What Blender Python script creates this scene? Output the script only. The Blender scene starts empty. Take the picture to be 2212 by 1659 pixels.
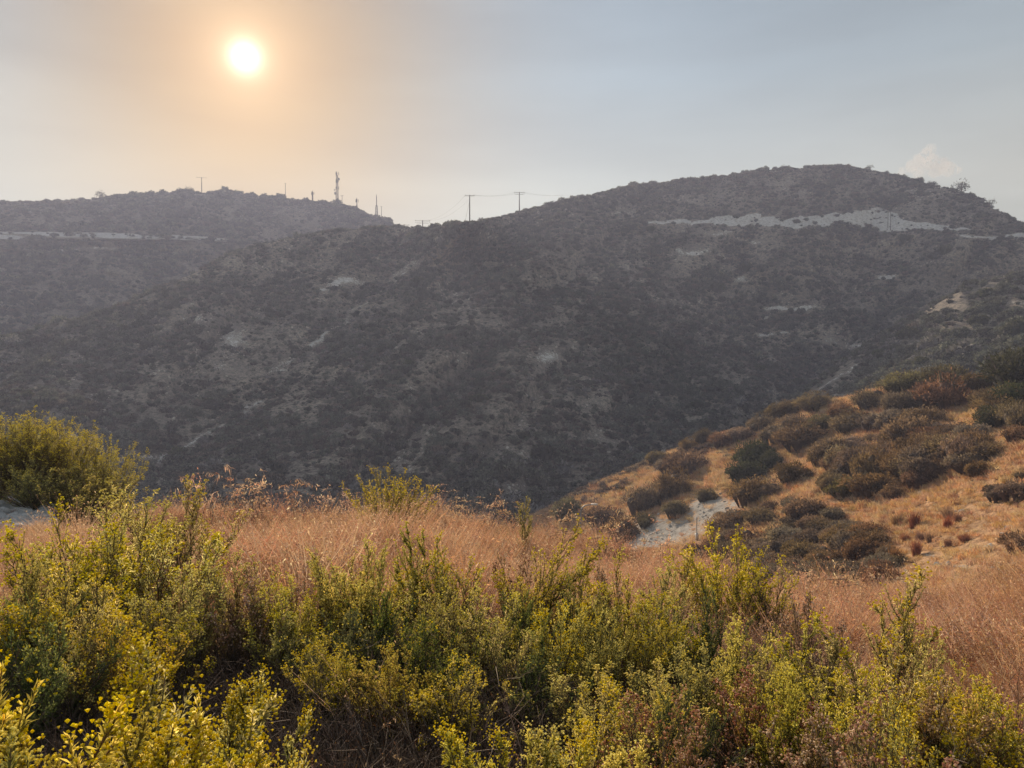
import bpy, math, random
import numpy as np
from mathutils import Vector, Matrix, Euler

random.seed(7)
RS = np.random.RandomState(7)
SC = bpy.context.scene
COL = SC.collection

# ------------------------------------------------------------------ camera
W, H, F = 1024.0, 768.0, 773.0
K = 0.463                      # 2212-wide reading of the photograph -> 1024-wide
PITCH = math.radians(-1.78)
cam_d = bpy.data.cameras.new('camera')
cam_d.sensor_width = 36.0
cam_d.lens = 36.0 * F / W
cam_d.clip_start = 0.05
cam_d.clip_end = 20000
cam = bpy.data.objects.new('camera', cam_d)
cam.location = (0, 0, 0)
cam.rotation_euler = (math.radians(90) + PITCH, 0, 0)
COL.objects.link(cam)
SC.camera = cam

def ray(px, py):
    """unit-horizontal direction through a point of the 1024x768 frame"""
    px = np.asarray(px, float); py = np.asarray(py, float)
    cx = (px - 512) / F; cy = (384 - py) / F
    c, s = math.cos(PITCH), math.sin(PITCH)
    x = cx; y = c - cy * s; z = s + cy * c
    h = np.hypot(x, y)
    return x / h, y / h, z / h

def at(px, py, d):
    x, y, z = ray(px, py)
    return np.stack([x * d, y * d, z * d], -1)

# ------------------------------------------------------------------ light
sx, sy, sz = [float(v) for v in ray(245, 57)]
SUN = Vector((sx, sy, sz)).normalized()
SUN_EL = math.asin(SUN.z); SUN_AZ = math.atan2(SUN.x, SUN.y)
sun_d = bpy.data.lights.new('sun', 'SUN')
sun_d.energy = 5.0
sun_d.angle = math.radians(0.6)
sun_d.color = (1.0, 0.79, 0.57)
sun = bpy.data.objects.new('sun', sun_d)
sun.rotation_euler = (-SUN).to_track_quat('-Z', 'Y').to_euler()
COL.objects.link(sun)

world = bpy.data.worlds.new('World')
SC.world = world
world.use_nodes = True
wt = world.node_tree; wt.nodes.clear()
def wn(t, **k):
    n = wt.nodes.new(t)
    for a, b in k.items(): setattr(n, a, b)
    return n
def wl(a, b): wt.links.new(a, b)
def wmath(op, a, b=None, c=None):
    n = wn('ShaderNodeMath', operation=op)
    for i, v in enumerate((a, b, c)):
        if v is None: continue
        if isinstance(v, (int, float)): n.inputs[i].default_value = v
        else: wl(v, n.inputs[i])
    return n.outputs[0]
sky = wn('ShaderNodeTexSky', sky_type='NISHITA')
sky.sun_disc = False
sky.sun_elevation = SUN_EL
sky.sun_rotation = SUN_AZ
sky.altitude = 100; sky.air_density = 1.2; sky.dust_density = 0.0; sky.ozone_density = 1.0
tc = wn('ShaderNodeTexCoord')
nrm = wn('ShaderNodeVectorMath', operation='NORMALIZE'); wl(tc.outputs['Generated'], nrm.inputs[0])
dt = wn('ShaderNodeVectorMath', operation='DOT_PRODUCT'); wl(nrm.outputs[0], dt.inputs[0]); dt.inputs[1].default_value = SUN
ang = wmath('ARCCOSINE', wmath('MINIMUM', dt.outputs['Value'], 0.9999999))
deg = wmath('MULTIPLY', ang, 57.29578)
sep = wn('ShaderNodeSeparateXYZ'); wl(nrm.outputs[0], sep.inputs[0])
elev = sep.outputs['Z']
def bg(col, strength):
    b = wn('ShaderNodeBackground')
    if isinstance(col, tuple): b.inputs[0].default_value = (*col, 1)
    else: wl(col, b.inputs[0])
    if isinstance(strength, (int, float)): b.inputs[1].default_value = strength
    else: wl(strength, b.inputs[1])
    return b.outputs[0]
def add(a, b):
    n = wn('ShaderNodeAddShader'); wl(a, n.inputs[0]); wl(b, n.inputs[1]); return n.outputs[0]
SKY_STR = 0.05; VEIL = 0.27
# smoke-laden air: an even veil over the clear sky, thicker and warmer low down, with faint streaks
mp = wn('ShaderNodeMapping'); wl(nrm.outputs[0], mp.inputs[0]); mp.inputs['Scale'].default_value = (1.3, 1.3, 7.0); mp.inputs['Rotation'].default_value = (0.12, 0.2, 0)
nz = wn('ShaderNodeTexNoise'); wl(mp.outputs[0], nz.inputs[0]); nz.inputs['Scale'].default_value = 1.6; nz.inputs['Detail'].default_value = 4; nz.inputs['Roughness'].default_value = 0.55
streak = wmath('MULTIPLY_ADD', nz.outputs[0], 0.56, 0.72)
veil = wn('ShaderNodeValToRGB')
wl(wmath('MULTIPLY_ADD', elev, 1.0, 0.0), veil.inputs[0])
cr = veil.color_ramp
cr.elements[0].position = 0.0; cr.elements[0].color = (0.62, 0.48, 0.20, 1)
cr.elements[1].position = 0.46; cr.elements[1].color = (0.30, 0.30, 0.18, 1)
e = cr.elements.new(0.20); e.color = (0.88, 0.66, 0.24, 1)
e = cr.elements.new(0.33); e.color = (0.42, 0.38, 0.19, 1)
e = cr.elements.new(1.0); e.color = (0.66, 0.64, 0.52, 1)
# smoke takes the blue out of the sky round the sun
g1 = wmath('EXPONENT', wmath('MULTIPLY', wmath('POWER', wmath('DIVIDE', deg, 14.0), 2.0), -1.0))
tn = wn('ShaderNodeMix', data_type='RGBA', blend_type='MULTIPLY'); wl(g1, tn.inputs[0]); wl(sky.outputs[0], tn.inputs[6]); tn.inputs[7].default_value = (1.0, 0.60, 0.20, 1)
vt = wn('ShaderNodeMix', data_type='RGBA', blend_type='MULTIPLY'); wl(g1, vt.inputs[0]); wl(veil.outputs[0], vt.inputs[6]); vt.inputs[7].default_value = (1.0, 0.82, 0.62, 1)
out = add(bg(tn.outputs[2], wmath('MULTIPLY', streak, SKY_STR)), bg(vt.outputs[2], wmath('MULTIPLY', streak, VEIL)))
def halo(sig, amp, col, power=1.0):
    q = wmath('POWER', wmath('DIVIDE', deg, sig), power)
    return bg(col, wmath('MULTIPLY', wmath('EXPONENT', wmath('MULTIPLY', q, -1.0)), amp))
out = add(out, halo(11.0, 0.20, (1.0, 0.27, 0.06), 1.5))
out = add(out, halo(2.6, 0.70, (1.0, 0.68, 0.40), 1.0))
out = add(out, halo(0.60, 2.4, (1.0, 0.92, 0.80), 1.3))
wo = wn('ShaderNodeOutputWorld'); wl(out, wo.inputs[0])

SC.view_settings.view_transform = 'Standard'
SC.view_settings.look = 'None'
SC.view_settings.gamma = 1
SC.view_settings.use_curve_mapping = False
SC.view_settings.exposure = 0.6
SC.render.engine = 'CYCLES'
cy = SC.cycles
cy.max_bounces = 5; cy.diffuse_bounces = 3; cy.glossy_bounces = 1; cy.transmission_bounces = 3
cy.transparent_max_bounces = 6; cy.volume_bounces = 0
cy.use_denoising = True

# ------------------------------------------------------------------ helpers
_G = RS.rand(256, 256)
def vnoise(x, y):
    x = np.asarray(x, float); y = np.asarray(y, float)
    xi = np.floor(x).astype(int); yi = np.floor(y).astype(int)
    fx = x - xi; fy = y - yi
    fx = fx * fx * (3 - 2 * fx); fy = fy * fy * (3 - 2 * fy)
    a = _G[xi & 255, yi & 255]; b = _G[(xi + 1) & 255, yi & 255]
    c = _G[xi & 255, (yi + 1) & 255]; d = _G[(xi + 1) & 255, (yi + 1) & 255]
    return (a * (1 - fx) + b * fx) * (1 - fy) + (c * (1 - fx) + d * fx) * fy
def fbm(x, y, o=4, seed=0.0):
    s = 0; a = 0.5; t = 0
    for i in range(o):
        s = s + a * vnoise(x + seed + i * 17.3, y - seed + i * 9.1); t += a
        x = np.asarray(x) * 2.03; y = np.asarray(y) * 2.03; a *= 0.5
    return s / t
def ridged(x, y, o=3, seed=0.0):
    s = 0; a = 0.5; t = 0
    for i in range(o):
        s = s + a * (1 - np.abs(2 * vnoise(x + seed + i * 31.7, y + seed + i * 5.9) - 1)); t += a
        x = np.asarray(x) * 2.1; y = np.asarray(y) * 2.1; a *= 0.5
    return s / t

def mesh_np(name, V, faces, mats, mat_idx=None, tint=None, attrs=None, smooth=False):
    """faces: (n,3) or (n,4) int array, or a list of such arrays"""
    me = bpy.data.meshes.new(name)
    fl = faces if isinstance(faces, list) else [faces]
    V = np.asarray(V, np.float32)
    me.vertices.add(len(V)); me.vertices.foreach_set('co', V.ravel())
    loops = np.concatenate([f.ravel() for f in fl]).astype(np.int32)
    cnt = np.concatenate([np.full(len(f), f.shape[1]) for f in fl]).astype(np.int32)
    me.loops.add(len(loops)); me.loops.foreach_set('vertex_index', loops)
    me.polygons.add(len(cnt))
    st = np.concatenate([[0], np.cumsum(cnt)[:-1]]).astype(np.int32)
    me.polygons.foreach_set('loop_start', st)
    me.polygons.foreach_set('loop_total', cnt)
    if mat_idx is not None: me.polygons.foreach_set('material_index', np.asarray(mat_idx, np.int32))
    if smooth: me.polygons.foreach_set('use_smooth', np.ones(len(cnt), bool))
    for m in (mats if isinstance(mats, (list, tuple)) else [mats]): me.materials.append(m)
    me.update(calc_edges=True)
    if tint is not None:
        a = me.attributes.new('tint', 'FLOAT', 'POINT'); a.data.foreach_set('value', np.asarray(tint, np.float32))
    for k, v in (attrs or {}).items():
        a = me.attributes.new(k, 'FLOAT', 'POINT'); a.data.foreach_set('value', np.asarray(v, np.float32).ravel())
    return me

def link(name, data, parent=None, **p):
    o = bpy.data.objects.new(name, data)
    COL.objects.link(o)
    if parent is not None: o.parent = parent
    for k, v in p.items(): o[k] = v
    return o

def thing(name, label, cat, loc, rz=0.0, scale=1.0, group=None, rot=None):
    o = bpy.data.objects.new(name, None)
    o.empty_display_size = 0.2
    COL.objects.link(o)
    o.location = loc
    o.rotation_euler = rot if rot is not None else (0, 0, rz)
    o.scale = (scale,) * 3 if isinstance(scale, (int, float)) else scale
    o['label'] = label; o['category'] = cat
    if group: o['group'] = group
    return o

def spawn(kit, name, label, cat, loc, rz=0.0, scale=1.0, group=None, rot=None):
    """a thing and its parts; parts share their mesh data between alike things"""
    r = thing(name, label, cat, loc, rz, scale, group, rot)
    for pn, me, kind in kit:
        c = bpy.data.objects.new(pn, me); COL.objects.link(c); c.parent = r
        if kind: c['kind'] = kind
    return r

# mesh accumulation -----------------------------------------------------------
class MB:
    def __init__(s): s.V = []; s.T = []; s.F = []; s.t = []; s.n = 0
    def add(s, V, Fc, tint=0.5):
        V = np.asarray(V, float).reshape(-1, 3); Fc = np.asarray(Fc, int)
        s.V.append(V); s.F.append(Fc + s.n); s.n += len(V)
        s.t.append(np.full(len(V), tint) if np.isscalar(tint) else np.asarray(tint, float))
    def box(s, c, d, rz=0.0, tint=0.5, M=None):
        x, y, z = [v / 2 for v in d]
        P = np.array([[-x,-y,-z],[x,-y,-z],[x,y,-z],[-x,y,-z],[-x,-y,z],[x,-y,z],[x,y,z],[-x,y,z]])
        R = np.array(M if M is not None else Matrix.Rotation(rz, 3, 'Z'))
        s.add(P @ R.T + np.array(c), [[0,3,2,1],[4,5,6,7],[0,1,5,4],[1,2,6,5],[2,3,7,6],[3,0,4,7]], tint)
    def tube(s, pts, rad, k=3, tint=0.5, cap=False):
        pts = np.asarray(pts, float); n = len(pts)
        rad = np.broadcast_to(np.asarray(rad, float), (n,))
        tg = np.gradient(pts, axis=0); tg /= np.linalg.norm(tg, axis=1)[:, None] + 1e-9
        up = np.where(np.abs(tg[:, 2:3]) > 0.9, [[1.0, 0, 0]], [[0, 0, 1.0]])
        a = np.cross(tg, up); a /= np.linalg.norm(a, axis=1)[:, None] + 1e-9
        b = np.cross(tg, a)
        th = np.arange(k) * 2 * math.pi / k
        V = pts[:, None] + rad[:, None, None] * (a[:, None] * np.cos(th)[None, :, None] + b[:, None] * np.sin(th)[None, :, None])
        i = np.arange(n - 1)[:, None] * k; j = np.arange(k)[None]; j2 = (j + 1) % k
        Fc = np.stack([i + j, i + j2, i + k + j2, i + k + j], -1).reshape(-1, 4)
        s.add(V.reshape(-1, 3), Fc, tint)
        if cap:
            m = s.n
            s.add(pts[[0, -1]], np.zeros((0, 4), int), tint)
            base = m - n * k
            for q in range(k):
                s.F.append(np.array([[base + q, base + (q + 1) % k, m, m]])) if False else None
    def mesh(s, name, mats, smooth=False):
        fq = [f for f in s.F if f.shape[1] == 4]; ft = [f for f in s.F if f.shape[1] == 3]
        fl = []
        if fq: fl.append(np.concatenate(fq))
        if ft: fl.append(np.concatenate(ft))
        return mesh_np(name, np.concatenate(s.V), fl, mats, tint=np.concatenate(s.t), smooth=smooth)

def leaves(P, D, L, Wd, rs, tint):
    """lanceolate leaves: one folded diamond each (2 triangles as a quad)"""
    n = len(P)
    r = rs.normal(size=(n, 3)); s = np.cross(D, r); s /= np.linalg.norm(s, axis=1)[:, None] + 1e-9
    L = np.broadcast_to(L, (n,))[:, None]; Wd = np.broadcast_to(Wd, (n,))[:, None]
    droop = np.array([0, 0, -0.12]) * L
    mid = P + D * L * 0.45
    V = np.stack([P, mid + s * Wd / 2, P + D * L + droop, mid - s * Wd / 2], 1).reshape(-1, 3)
    i = np.arange(n)[:, None] * 4
    return V, i + np.array([[0, 1, 2, 3]]), np.repeat(tint, 4)

# ------------------------------------------------------------------ materials
def nodes(name):
    m = bpy.data.materials.new(name); m.use_nodes = True
    t = m.node_tree; t.nodes.clear()
    return m, t
def ramp(t, fac, stops):
    r = t.nodes.new('ShaderNodeValToRGB'); t.links.new(fac, r.inputs[0])
    el = r.color_ramp.elements
    el[0].position, el[0].color = stops[0][0], (*stops[0][1], 1)
    el[1].position, el[1].color = stops[-1][0], (*stops[-1][1], 1)
    for p, c in stops[1:-1]:
        e = el.new(p); e.color = (*c, 1)
    return r.outputs[0]
def mixc(t, fac, a, b, mode='MIX'):
    n = t.nodes.new('ShaderNodeMix'); n.data_type = 'RGBA'; n.blend_type = mode
    for s, v in ((0, fac), (6, a), (7, b)):
        if isinstance(v, (int, float)): n.inputs[s].default_value = v
        elif isinstance(v, tuple): n.inputs[s].default_value = (*v, 1)
        else: t.links.new(v, n.inputs[s])
    return n.outputs[2]
def tmath(t, op, a, b=0.0, c=0.0):
    n = t.nodes.new('ShaderNodeMath'); n.operation = op
    for i, v in enumerate((a, b, c)):
        if isinstance(v, (int, float)): n.inputs[i].default_value = v
        else: t.links.new(v, n.inputs[i])
    return n.outputs[0]
def tnoise(t, scale, detail=4, rough=0.55, coord='Object', vec=None):
    n = t.nodes.new('ShaderNodeTexNoise'); n.inputs['Scale'].default_value = scale
    n.inputs['Detail'].default_value = detail; n.inputs['Roughness'].default_value = rough
    if vec is None:
        c = t.nodes.new('ShaderNodeTexCoord'); vec = c.outputs[coord]
    t.links.new(vec, n.inputs[0])
    return n.outputs[0]

def foliage(name, stops, trans=0.35, vary=0.35, boost=1.25, rough=0.75, hue=0.05):
    """tint attribute -> colour; each plant a little lighter, darker, warmer"""
    m, t = nodes(name)
    at_ = t.nodes.new('ShaderNodeAttribute'); at_.attribute_name = 'tint'
    oi = t.nodes.new('ShaderNodeObjectInfo')
    c = ramp(t, at_.outputs['Fac'], stops)
    hs = t.nodes.new('ShaderNodeHueSaturation'); t.links.new(c, hs.inputs['Color'])
    t.links.new(tmath(t, 'MULTIPLY_ADD', oi.outputs['Random'], vary * 1.6, 1 - vary * 0.8), hs.inputs['Value'])
    r2 = tmath(t, 'FRACT', tmath(t, 'MULTIPLY', oi.outputs['Random'], 13.7))
    t.links.new(tmath(t, 'MULTIPLY_ADD', r2, hue, 0.5 - hue / 2), hs.inputs['Hue'])
    r3 = tmath(t, 'FRACT', tmath(t, 'MULTIPLY', oi.outputs['Random'], 37.1))
    t.links.new(tmath(t, 'MULTIPLY_ADD', r3, 0.5, 0.7), hs.inputs['Saturation'])
    col = hs.outputs[0]
    p = t.nodes.new('ShaderNodeBsdfPrincipled'); t.links.new(col, p.inputs['Base Color'])
    p.inputs['Roughness'].default_value = rough; p.inputs['Specular IOR Level'].default_value = 0.25
    tr = t.nodes.new('ShaderNodeBsdfTranslucent')
    t.links.new(mixc(t, 1.0, col, (boost, boost * 0.98, boost * 0.7), 'MULTIPLY'), tr.inputs[0])
    mx = t.nodes.new('ShaderNodeMixShader'); mx.inputs[0].default_value = trans
    t.links.new(p.outputs[0], mx.inputs[1]); t.links.new(tr.outputs[0], mx.inputs[2])
    o = t.nodes.new('ShaderNodeOutputMaterial'); t.links.new(mx.outputs[0], o.inputs[0])
    return m
def plain(name, a, b, scale=6.0, rough=0.8, metal=0.0, bump=0.0):
    m, t = nodes(name)
    n = tnoise(t, scale, 5)
    c = ramp(t, n, [(0.3, a), (0.7, b)])
    p = t.nodes.new('ShaderNodeBsdfPrincipled'); t.links.new(c, p.inputs['Base Color'])
    p.inputs['Roughness'].default_value = rough; p.inputs['Metallic'].default_value = metal
    if bump:
        bp = t.nodes.new('ShaderNodeBump'); bp.inputs['Strength'].default_value = bump; bp.inputs['Distance'].default_value = 0.05
        t.links.new(tnoise(t, scale * 4, 6), bp.inputs['Height']); t.links.new(bp.outputs[0], p.inputs['Normal'])
    o = t.nodes.new('ShaderNodeOutputMaterial'); t.links.new(p.outputs[0], o.inputs[0])
    return m
def terrain_mat(name, soil, rock, grass, s1, s2, bump=0.6, bdist=0.4):
    """soil / dry grass by noise, pale rock where the 'rock' attribute says so, its edge broken by noise"""
    m, t = nodes(name)
    geo = t.nodes.new('ShaderNodeNewGeometry'); pos = geo.outputs['Position']
    n1 = tnoise(t, s1, 6, 0.6, vec=pos); n2 = tnoise(t, s2, 5, 0.65, vec=pos); nf = tnoise(t, s2 * 3.1, 5, 0.7, vec=pos)
    ra = t.nodes.new('ShaderNodeAttribute'); ra.attribute_name = 'rock'
    c1 = ramp(t, n1, [(0.35, soil), (0.65, grass)])
    n3 = tnoise(t, s2 * 3.7, 4, 0.7, vec=pos)
    c2 = mixc(t, ramp(t, tmath(t, 'ADD', tmath(t, 'MULTIPLY', n2, 0.55), tmath(t, 'MULTIPLY', n3, 0.45)), [(0.44, (0, 0, 0)), (0.56, (1, 1, 1))]), c1, tuple(v * 0.50 for v in soil))
    rk = ramp(t, tmath(t, 'ADD', tmath(t, 'MULTIPLY', n2, 0.5), tmath(t, 'MULTIPLY', nf, 0.5)), [(0.40, tuple(v * 0.42 for v in rock)), (0.48, tuple(v * 0.72 for v in rock)), (0.58, rock)])
    f = tmath(t, 'ADD', ra.outputs['Fac'], tmath(t, 'MULTIPLY_ADD', tmath(t, 'ADD', n2, nf), 1.1, -1.1))
    f = ramp(t, f, [(0.42, (0, 0, 0)), (0.62, (1, 1, 1))])
    c = mixc(t, f, c2, rk)
    p = t.nodes.new('ShaderNodeBsdfPrincipled'); t.links.new(c, p.inputs['Base Color'])
    p.inputs['Roughness'].default_value = 0.95; p.inputs['Specular IOR Level'].default_value = 0.1
    bp = t.nodes.new('ShaderNodeBump'); bp.inputs['Strength'].default_value = bump; bp.inputs['Distance'].default_value = bdist
    t.links.new(n2, bp.inputs['Height']); t.links.new(bp.outputs[0], p.inputs['Normal'])
    o = t.nodes.new('ShaderNodeOutputMaterial'); t.links.new(p.outputs[0], o.inputs[0])
    return m

M = {}
M['hill'] = terrain_mat('hill_soil', (0.20, 0.175, 0.15), (0.66, 0.65, 0.63), (0.35, 0.305, 0.245), 0.05, 0.9)
M['slope'] = terrain_mat('slope_soil', (0.42, 0.26, 0.15), (0.42, 0.40, 0.37), (0.56, 0.36, 0.205), 0.12, 1.6, 0.8, 0.25)
M['field'] = terrain_mat('field_soil', (0.16, 0.10, 0.065), (0.50, 0.49, 0.48), (0.22, 0.13, 0.08), 0.7, 5.0, 0.8, 0.06)
M['road'] = plain('pale_dirt', (0.40, 0.38, 0.35), (0.52, 0.50, 0.46), 0.3, 0.95)
M['scrub'] = foliage('scrub_leaf', [(0.0, (0.035, 0.042, 0.038)), (0.45, (0.085, 0.095, 0.085)), (1.0, (0.21, 0.215, 0.18))], 0.25, 0.75)
M['scrubbrown'] = foliage('scrub_dry_leaf', [(0.0, (0.042, 0.036, 0.036)), (0.45, (0.11, 0.094, 0.088)), (1.0, (0.24, 0.20, 0.18))], 0.25, 0.6)
M['scrubgrey'] = foliage('scrub_grey_twig', [(0.0, (0.070, 0.068, 0.074)), (0.45, (0.17, 0.165, 0.175)), (1.0, (0.31, 0.30, 0.30))], 0.2, 0.5)
M['tree'] = foliage('tree_leaf', [(0.0, (0.022, 0.030, 0.016)), (0.5, (0.05, 0.06, 0.03)), (1.0, (0.13, 0.135, 0.065))], 0.35, 0.3)
M['drybush'] = foliage('dry_bush_leaf', [(0.0, (0.055, 0.038, 0.028)), (0.5, (0.19, 0.128, 0.088)), (1.0, (0.36, 0.25, 0.17))], 0.4, 0.35)
M['greybush'] = foliage('grey_bush_twig', [(0.0, (0.065, 0.05, 0.044)), (0.5, (0.20, 0.155, 0.135)), (1.0, (0.36, 0.285, 0.25))], 0.35, 0.3)
M['olive'] = foliage('olive_leaf', [(0.0, (0.050, 0.040, 0.020)), (0.5, (0.145, 0.115, 0.055)), (1.0, (0.29, 0.225, 0.10))], 0.35, 0.25)
M['redgrass'] = foliage('red_brown_grass', [(0.0, (0.16, 0.085, 0.055)), (0.5, (0.36, 0.195, 0.125)), (1.0, (0.55, 0.33, 0.22))], 0.35, 0.3)
M['drygrass'] = foliage('dry_grass', [(0.0, (0.30, 0.17, 0.115)), (0.5, (0.57, 0.335, 0.25)), (0.85, (0.74, 0.50, 0.385)), (1.0, (0.88, 0.76, 0.62))], 0.45, 0.28, 1.1)
M['gold'] = foliage('golden_grass', [(0.0, (0.42, 0.24, 0.13)), (0.5, (0.66, 0.44, 0.275)), (1.0, (0.82, 0.62, 0.43))], 0.4, 0.22, 1.1)
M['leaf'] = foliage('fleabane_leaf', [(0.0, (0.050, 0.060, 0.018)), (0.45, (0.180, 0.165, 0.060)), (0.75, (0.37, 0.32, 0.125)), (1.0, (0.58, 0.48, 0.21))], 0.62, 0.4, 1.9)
M['leafgreen'] = foliage('deep_green_leaf', [(0.0, (0.028, 0.045, 0.018)), (0.5, (0.085, 0.115, 0.040)), (1.0, (0.24, 0.26, 0.09))], 0.5, 0.25, 1.5)
M['stem'] = foliage('fleabane_stem', [(0.0, (0.07, 0.04, 0.025)), (1.0, (0.19, 0.12, 0.05))], 0.0, 0.2)
M['flower'] = foliage('yellow_flower', [(0.0, (0.58, 0.47, 0.035)), (0.6, (0.82, 0.70, 0.07)), (1.0, (0.86, 0.80, 0.22))], 0.4, 0.12, 1.3, hue=0.012)
M['seed'] = foliage('seed_head', [(0.0, (0.34, 0.19, 0.12)), (0.6, (0.58, 0.38, 0.27)), (1.0, (0.80, 0.66, 0.55))], 0.35, 0.15)
M['dryleaf'] = foliage('withered_leaf', [(0.0, (0.08, 0.05, 0.025)), (0.5, (0.20, 0.13, 0.055)), (1.0, (0.36, 0.25, 0.11))], 0.4, 0.25)
M['twig'] = foliage('dead_twig', [(0.0, (0.05, 0.032, 0.025)), (0.6, (0.11, 0.075, 0.058)), (1.0, (0.26, 0.19, 0.15))], 0.0, 0.3)
M['bark'] = plain('bark', (0.07, 0.05, 0.035), (0.14, 0.10, 0.07), 8.0, 0.9)
M['wood'] = plain('pole_wood', (0.06, 0.045, 0.035), (0.11, 0.085, 0.06), 3.0, 0.85)
M['palewood'] = plain('bleached_wood', (0.42, 0.36, 0.29), (0.58, 0.50, 0.41), 3.0, 0.85)
M['metal'] = plain('galvanised_steel', (0.20, 0.21, 0.22), (0.30, 0.31, 0.32), 2.0, 0.5, 0.4)
M['dark'] = plain('dark_steel', (0.035, 0.035, 0.035), (0.07, 0.06, 0.05), 2.0, 0.6, 0.2)
M['white'] = plain('white_paint', (0.55, 0.55, 0.53), (0.70, 0.70, 0.68), 1.0, 0.5)
M['red'] = plain('red_paint', (0.55, 0.07, 0.03), (0.65, 0.11, 0.05), 1.0, 0.5)
M['rock'] = plain('pale_rock', (0.34, 0.31, 0.28), (0.56, 0.53, 0.49), 3.0, 0.9, 0.0, 0.6)
M['bluerock'] = plain('grey_rubble', (0.34, 0.35, 0.37), (0.60, 0.60, 0.60), 6.0, 0.9, 0.0, 0.6)

# ------------------------------------------------------------------ terrain sheets
def ip(px, table):
    a = np.array(table, float)
    return np.interp(px, a[:, 0] * K, a[:, 1])
class Sheet:
    """a hillside: rows of (height in the view, distance) along the bearing, foot to crest to back"""
    def __init__(s, name, lo, hi, nu, rows, sub, relief, rock, mat):
        u = np.linspace(lo, hi, nu)
        PY = np.stack([ip(u, r[0]) * K for r in rows]); DD = np.stack([ip(u, r[1]) for r in rows])
        vv = np.concatenate([np.linspace(i, i + 1, n, endpoint=False) for i, n in enumerate(sub)] + [[len(rows) - 1]])
        py = np.stack([np.interp(vv, np.arange(len(rows)), PY[:, j]) for j in range(nu)], 1)
        dd = np.stack([np.interp(vv, np.arange(len(rows)), DD[:, j]) for j in range(nu)], 1)
        for _ in range(3):
            d2 = dd.copy(); d2[1:-1] = (dd[:-2] + 2 * dd[1:-1] + dd[2:]) / 4; dd = d2
            p2 = py.copy(); p2[1:-1] = (py[:-2] + 2 * py[1:-1] + py[2:]) / 4; py = p2
        U = np.broadcast_to(u[None], py.shape)
        rel_ = relief(U, py, np.broadcast_to(vv[:, None], py.shape)); s.rel = rel_
        dd = dd * (1 + relief(U, py, np.broadcast_to(vv[:, None], py.shape)))
        s.u, s.v, s.py, s.dd = u, vv, py, dd
        P = at(U, py, dd)
        s.P = P; s.U = U
        nv = len(vv)
        s.rock = np.clip(rock(U / K, py / K, P), -1, 1.2)
        i = (np.arange(nv - 1)[:, None] * nu + np.arange(nu - 1)[None]).ravel()
        Fq = np.stack([i, i + 1, i + nu + 1, i + nu], -1)
        me = mesh_np(name, P.reshape(-1, 3), Fq, mat, attrs={'rock': s.rock}, smooth=True)
        s.ob = link(name, me, None, kind='structure')
        a = P[:-1, :-1]; e1 = P[:-1, 1:] - a; e2 = P[1:, :-1] - a
        s.area = np.linalg.norm(np.cross(e1, e2), axis=2)
        nn = np.cross(e1, e2); nn /= np.linalg.norm(nn, axis=2)[..., None] + 1e-9
        nn *= np.sign(nn[..., 2:3]); s.nrm = nn
    def sample(s, n, rs, vmax=None):
        w = s.area.copy()
        if vmax is not None: w[s.v[:-1] > vmax] = 0
        c = np.cumsum(w.ravel()); k = np.searchsorted(c, rs.rand(n) * c[-1])
        i, j = np.divmod(k, w.shape[1]); a, b = rs.rand(2, n)
        f = lambda A: (A[i, j].T * (1 - a) * (1 - b) + A[i, j + 1].T * (1 - a) * b + A[i + 1, j].T * a * (1 - b) + A[i + 1, j + 1].T * a * b).T
        s.last = f(s.rel)
        return f(s.P), f(s.U) / K, f(s.py) / K, f(s.rock), s.nrm[i, j]
    def hit(s, x, y, vmax):
        """the point of the surface seen at (x, y) of the 2212-wide photograph"""
        j = int(np.clip(np.searchsorted(s.u, x * K), 0, len(s.u) - 1))
        m = s.v <= vmax
        col = s.py[m, j]
        i = int(np.argmin(np.abs(col - y * K)))
        return s.P[i, j].copy()

def blobs(X, Y, lst, soft=1.0):
    f = np.full(X.shape, -0.6)
    for (cx, cy, w, h, k) in lst:
        q = np.sqrt(((X - cx) / w) ** 2 + ((Y - cy) / h) ** 2)
        f = np.maximum(f, k * (1.15 - q * soft))
    return f
def seglines(X, Y, lst):
    f = np.full(X.shape, -0.6)
    for (x0, y0, x1, y1, w, k) in lst:
        dx, dy = x1 - x0, y1 - y0
        t_ = np.clip(((X - x0) * dx + (Y - y0) * dy) / (dx * dx + dy * dy), 0, 1)
        q = np.hypot(X - x0 - t_ * dx, Y - y0 - t_ * dy) / w
        f = np.maximum(f, k * (1.15 - q))
    return f

# --- far hill on the left
def relE(U, py, V): return 0.05 * (ridged(U * 0.010 + V * 0.5, V * 0.8, 3, 3) - 0.5) + 0.012 * (fbm(U * 0.06, V * 6, 3, 9) - 0.5)
def rockE(X, Y, P):
    top = np.interp(X, [-400, 0, 250, 330, 430, 545, 600], [494, 500, 503, 507, 510, 519, 523])
    bot = np.interp(X, [-400, 0, 250, 330, 430, 545, 600], [520, 517, 518, 518, 519, 524, 525])
    band = np.where((Y > top) & (Y < bot), 1.2, -0.6)
    f = np.maximum(band, blobs(X, Y, [(150, 541, 38, 6, .8), (215, 536, 30, 5, .8), (245, 537, 20, 6, .6), (64, 551, 12, 5, 1), (380, 545, 18, 3, .6), (270, 530, 20, 3, .5)]))
    return f
crestE = [(-700, 470), (-300, 440), (0, 437), (60, 437), (120, 437), (200, 430), (330, 420), (410, 416), (520, 420), (600, 429), (680, 437), (740, 445), (800, 466), (857, 492), (950, 540), (1100, 640)]
dE = [(-700, 640), (0, 640), (400, 610), (700, 600), (860, 560), (1100, 540)]
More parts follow.
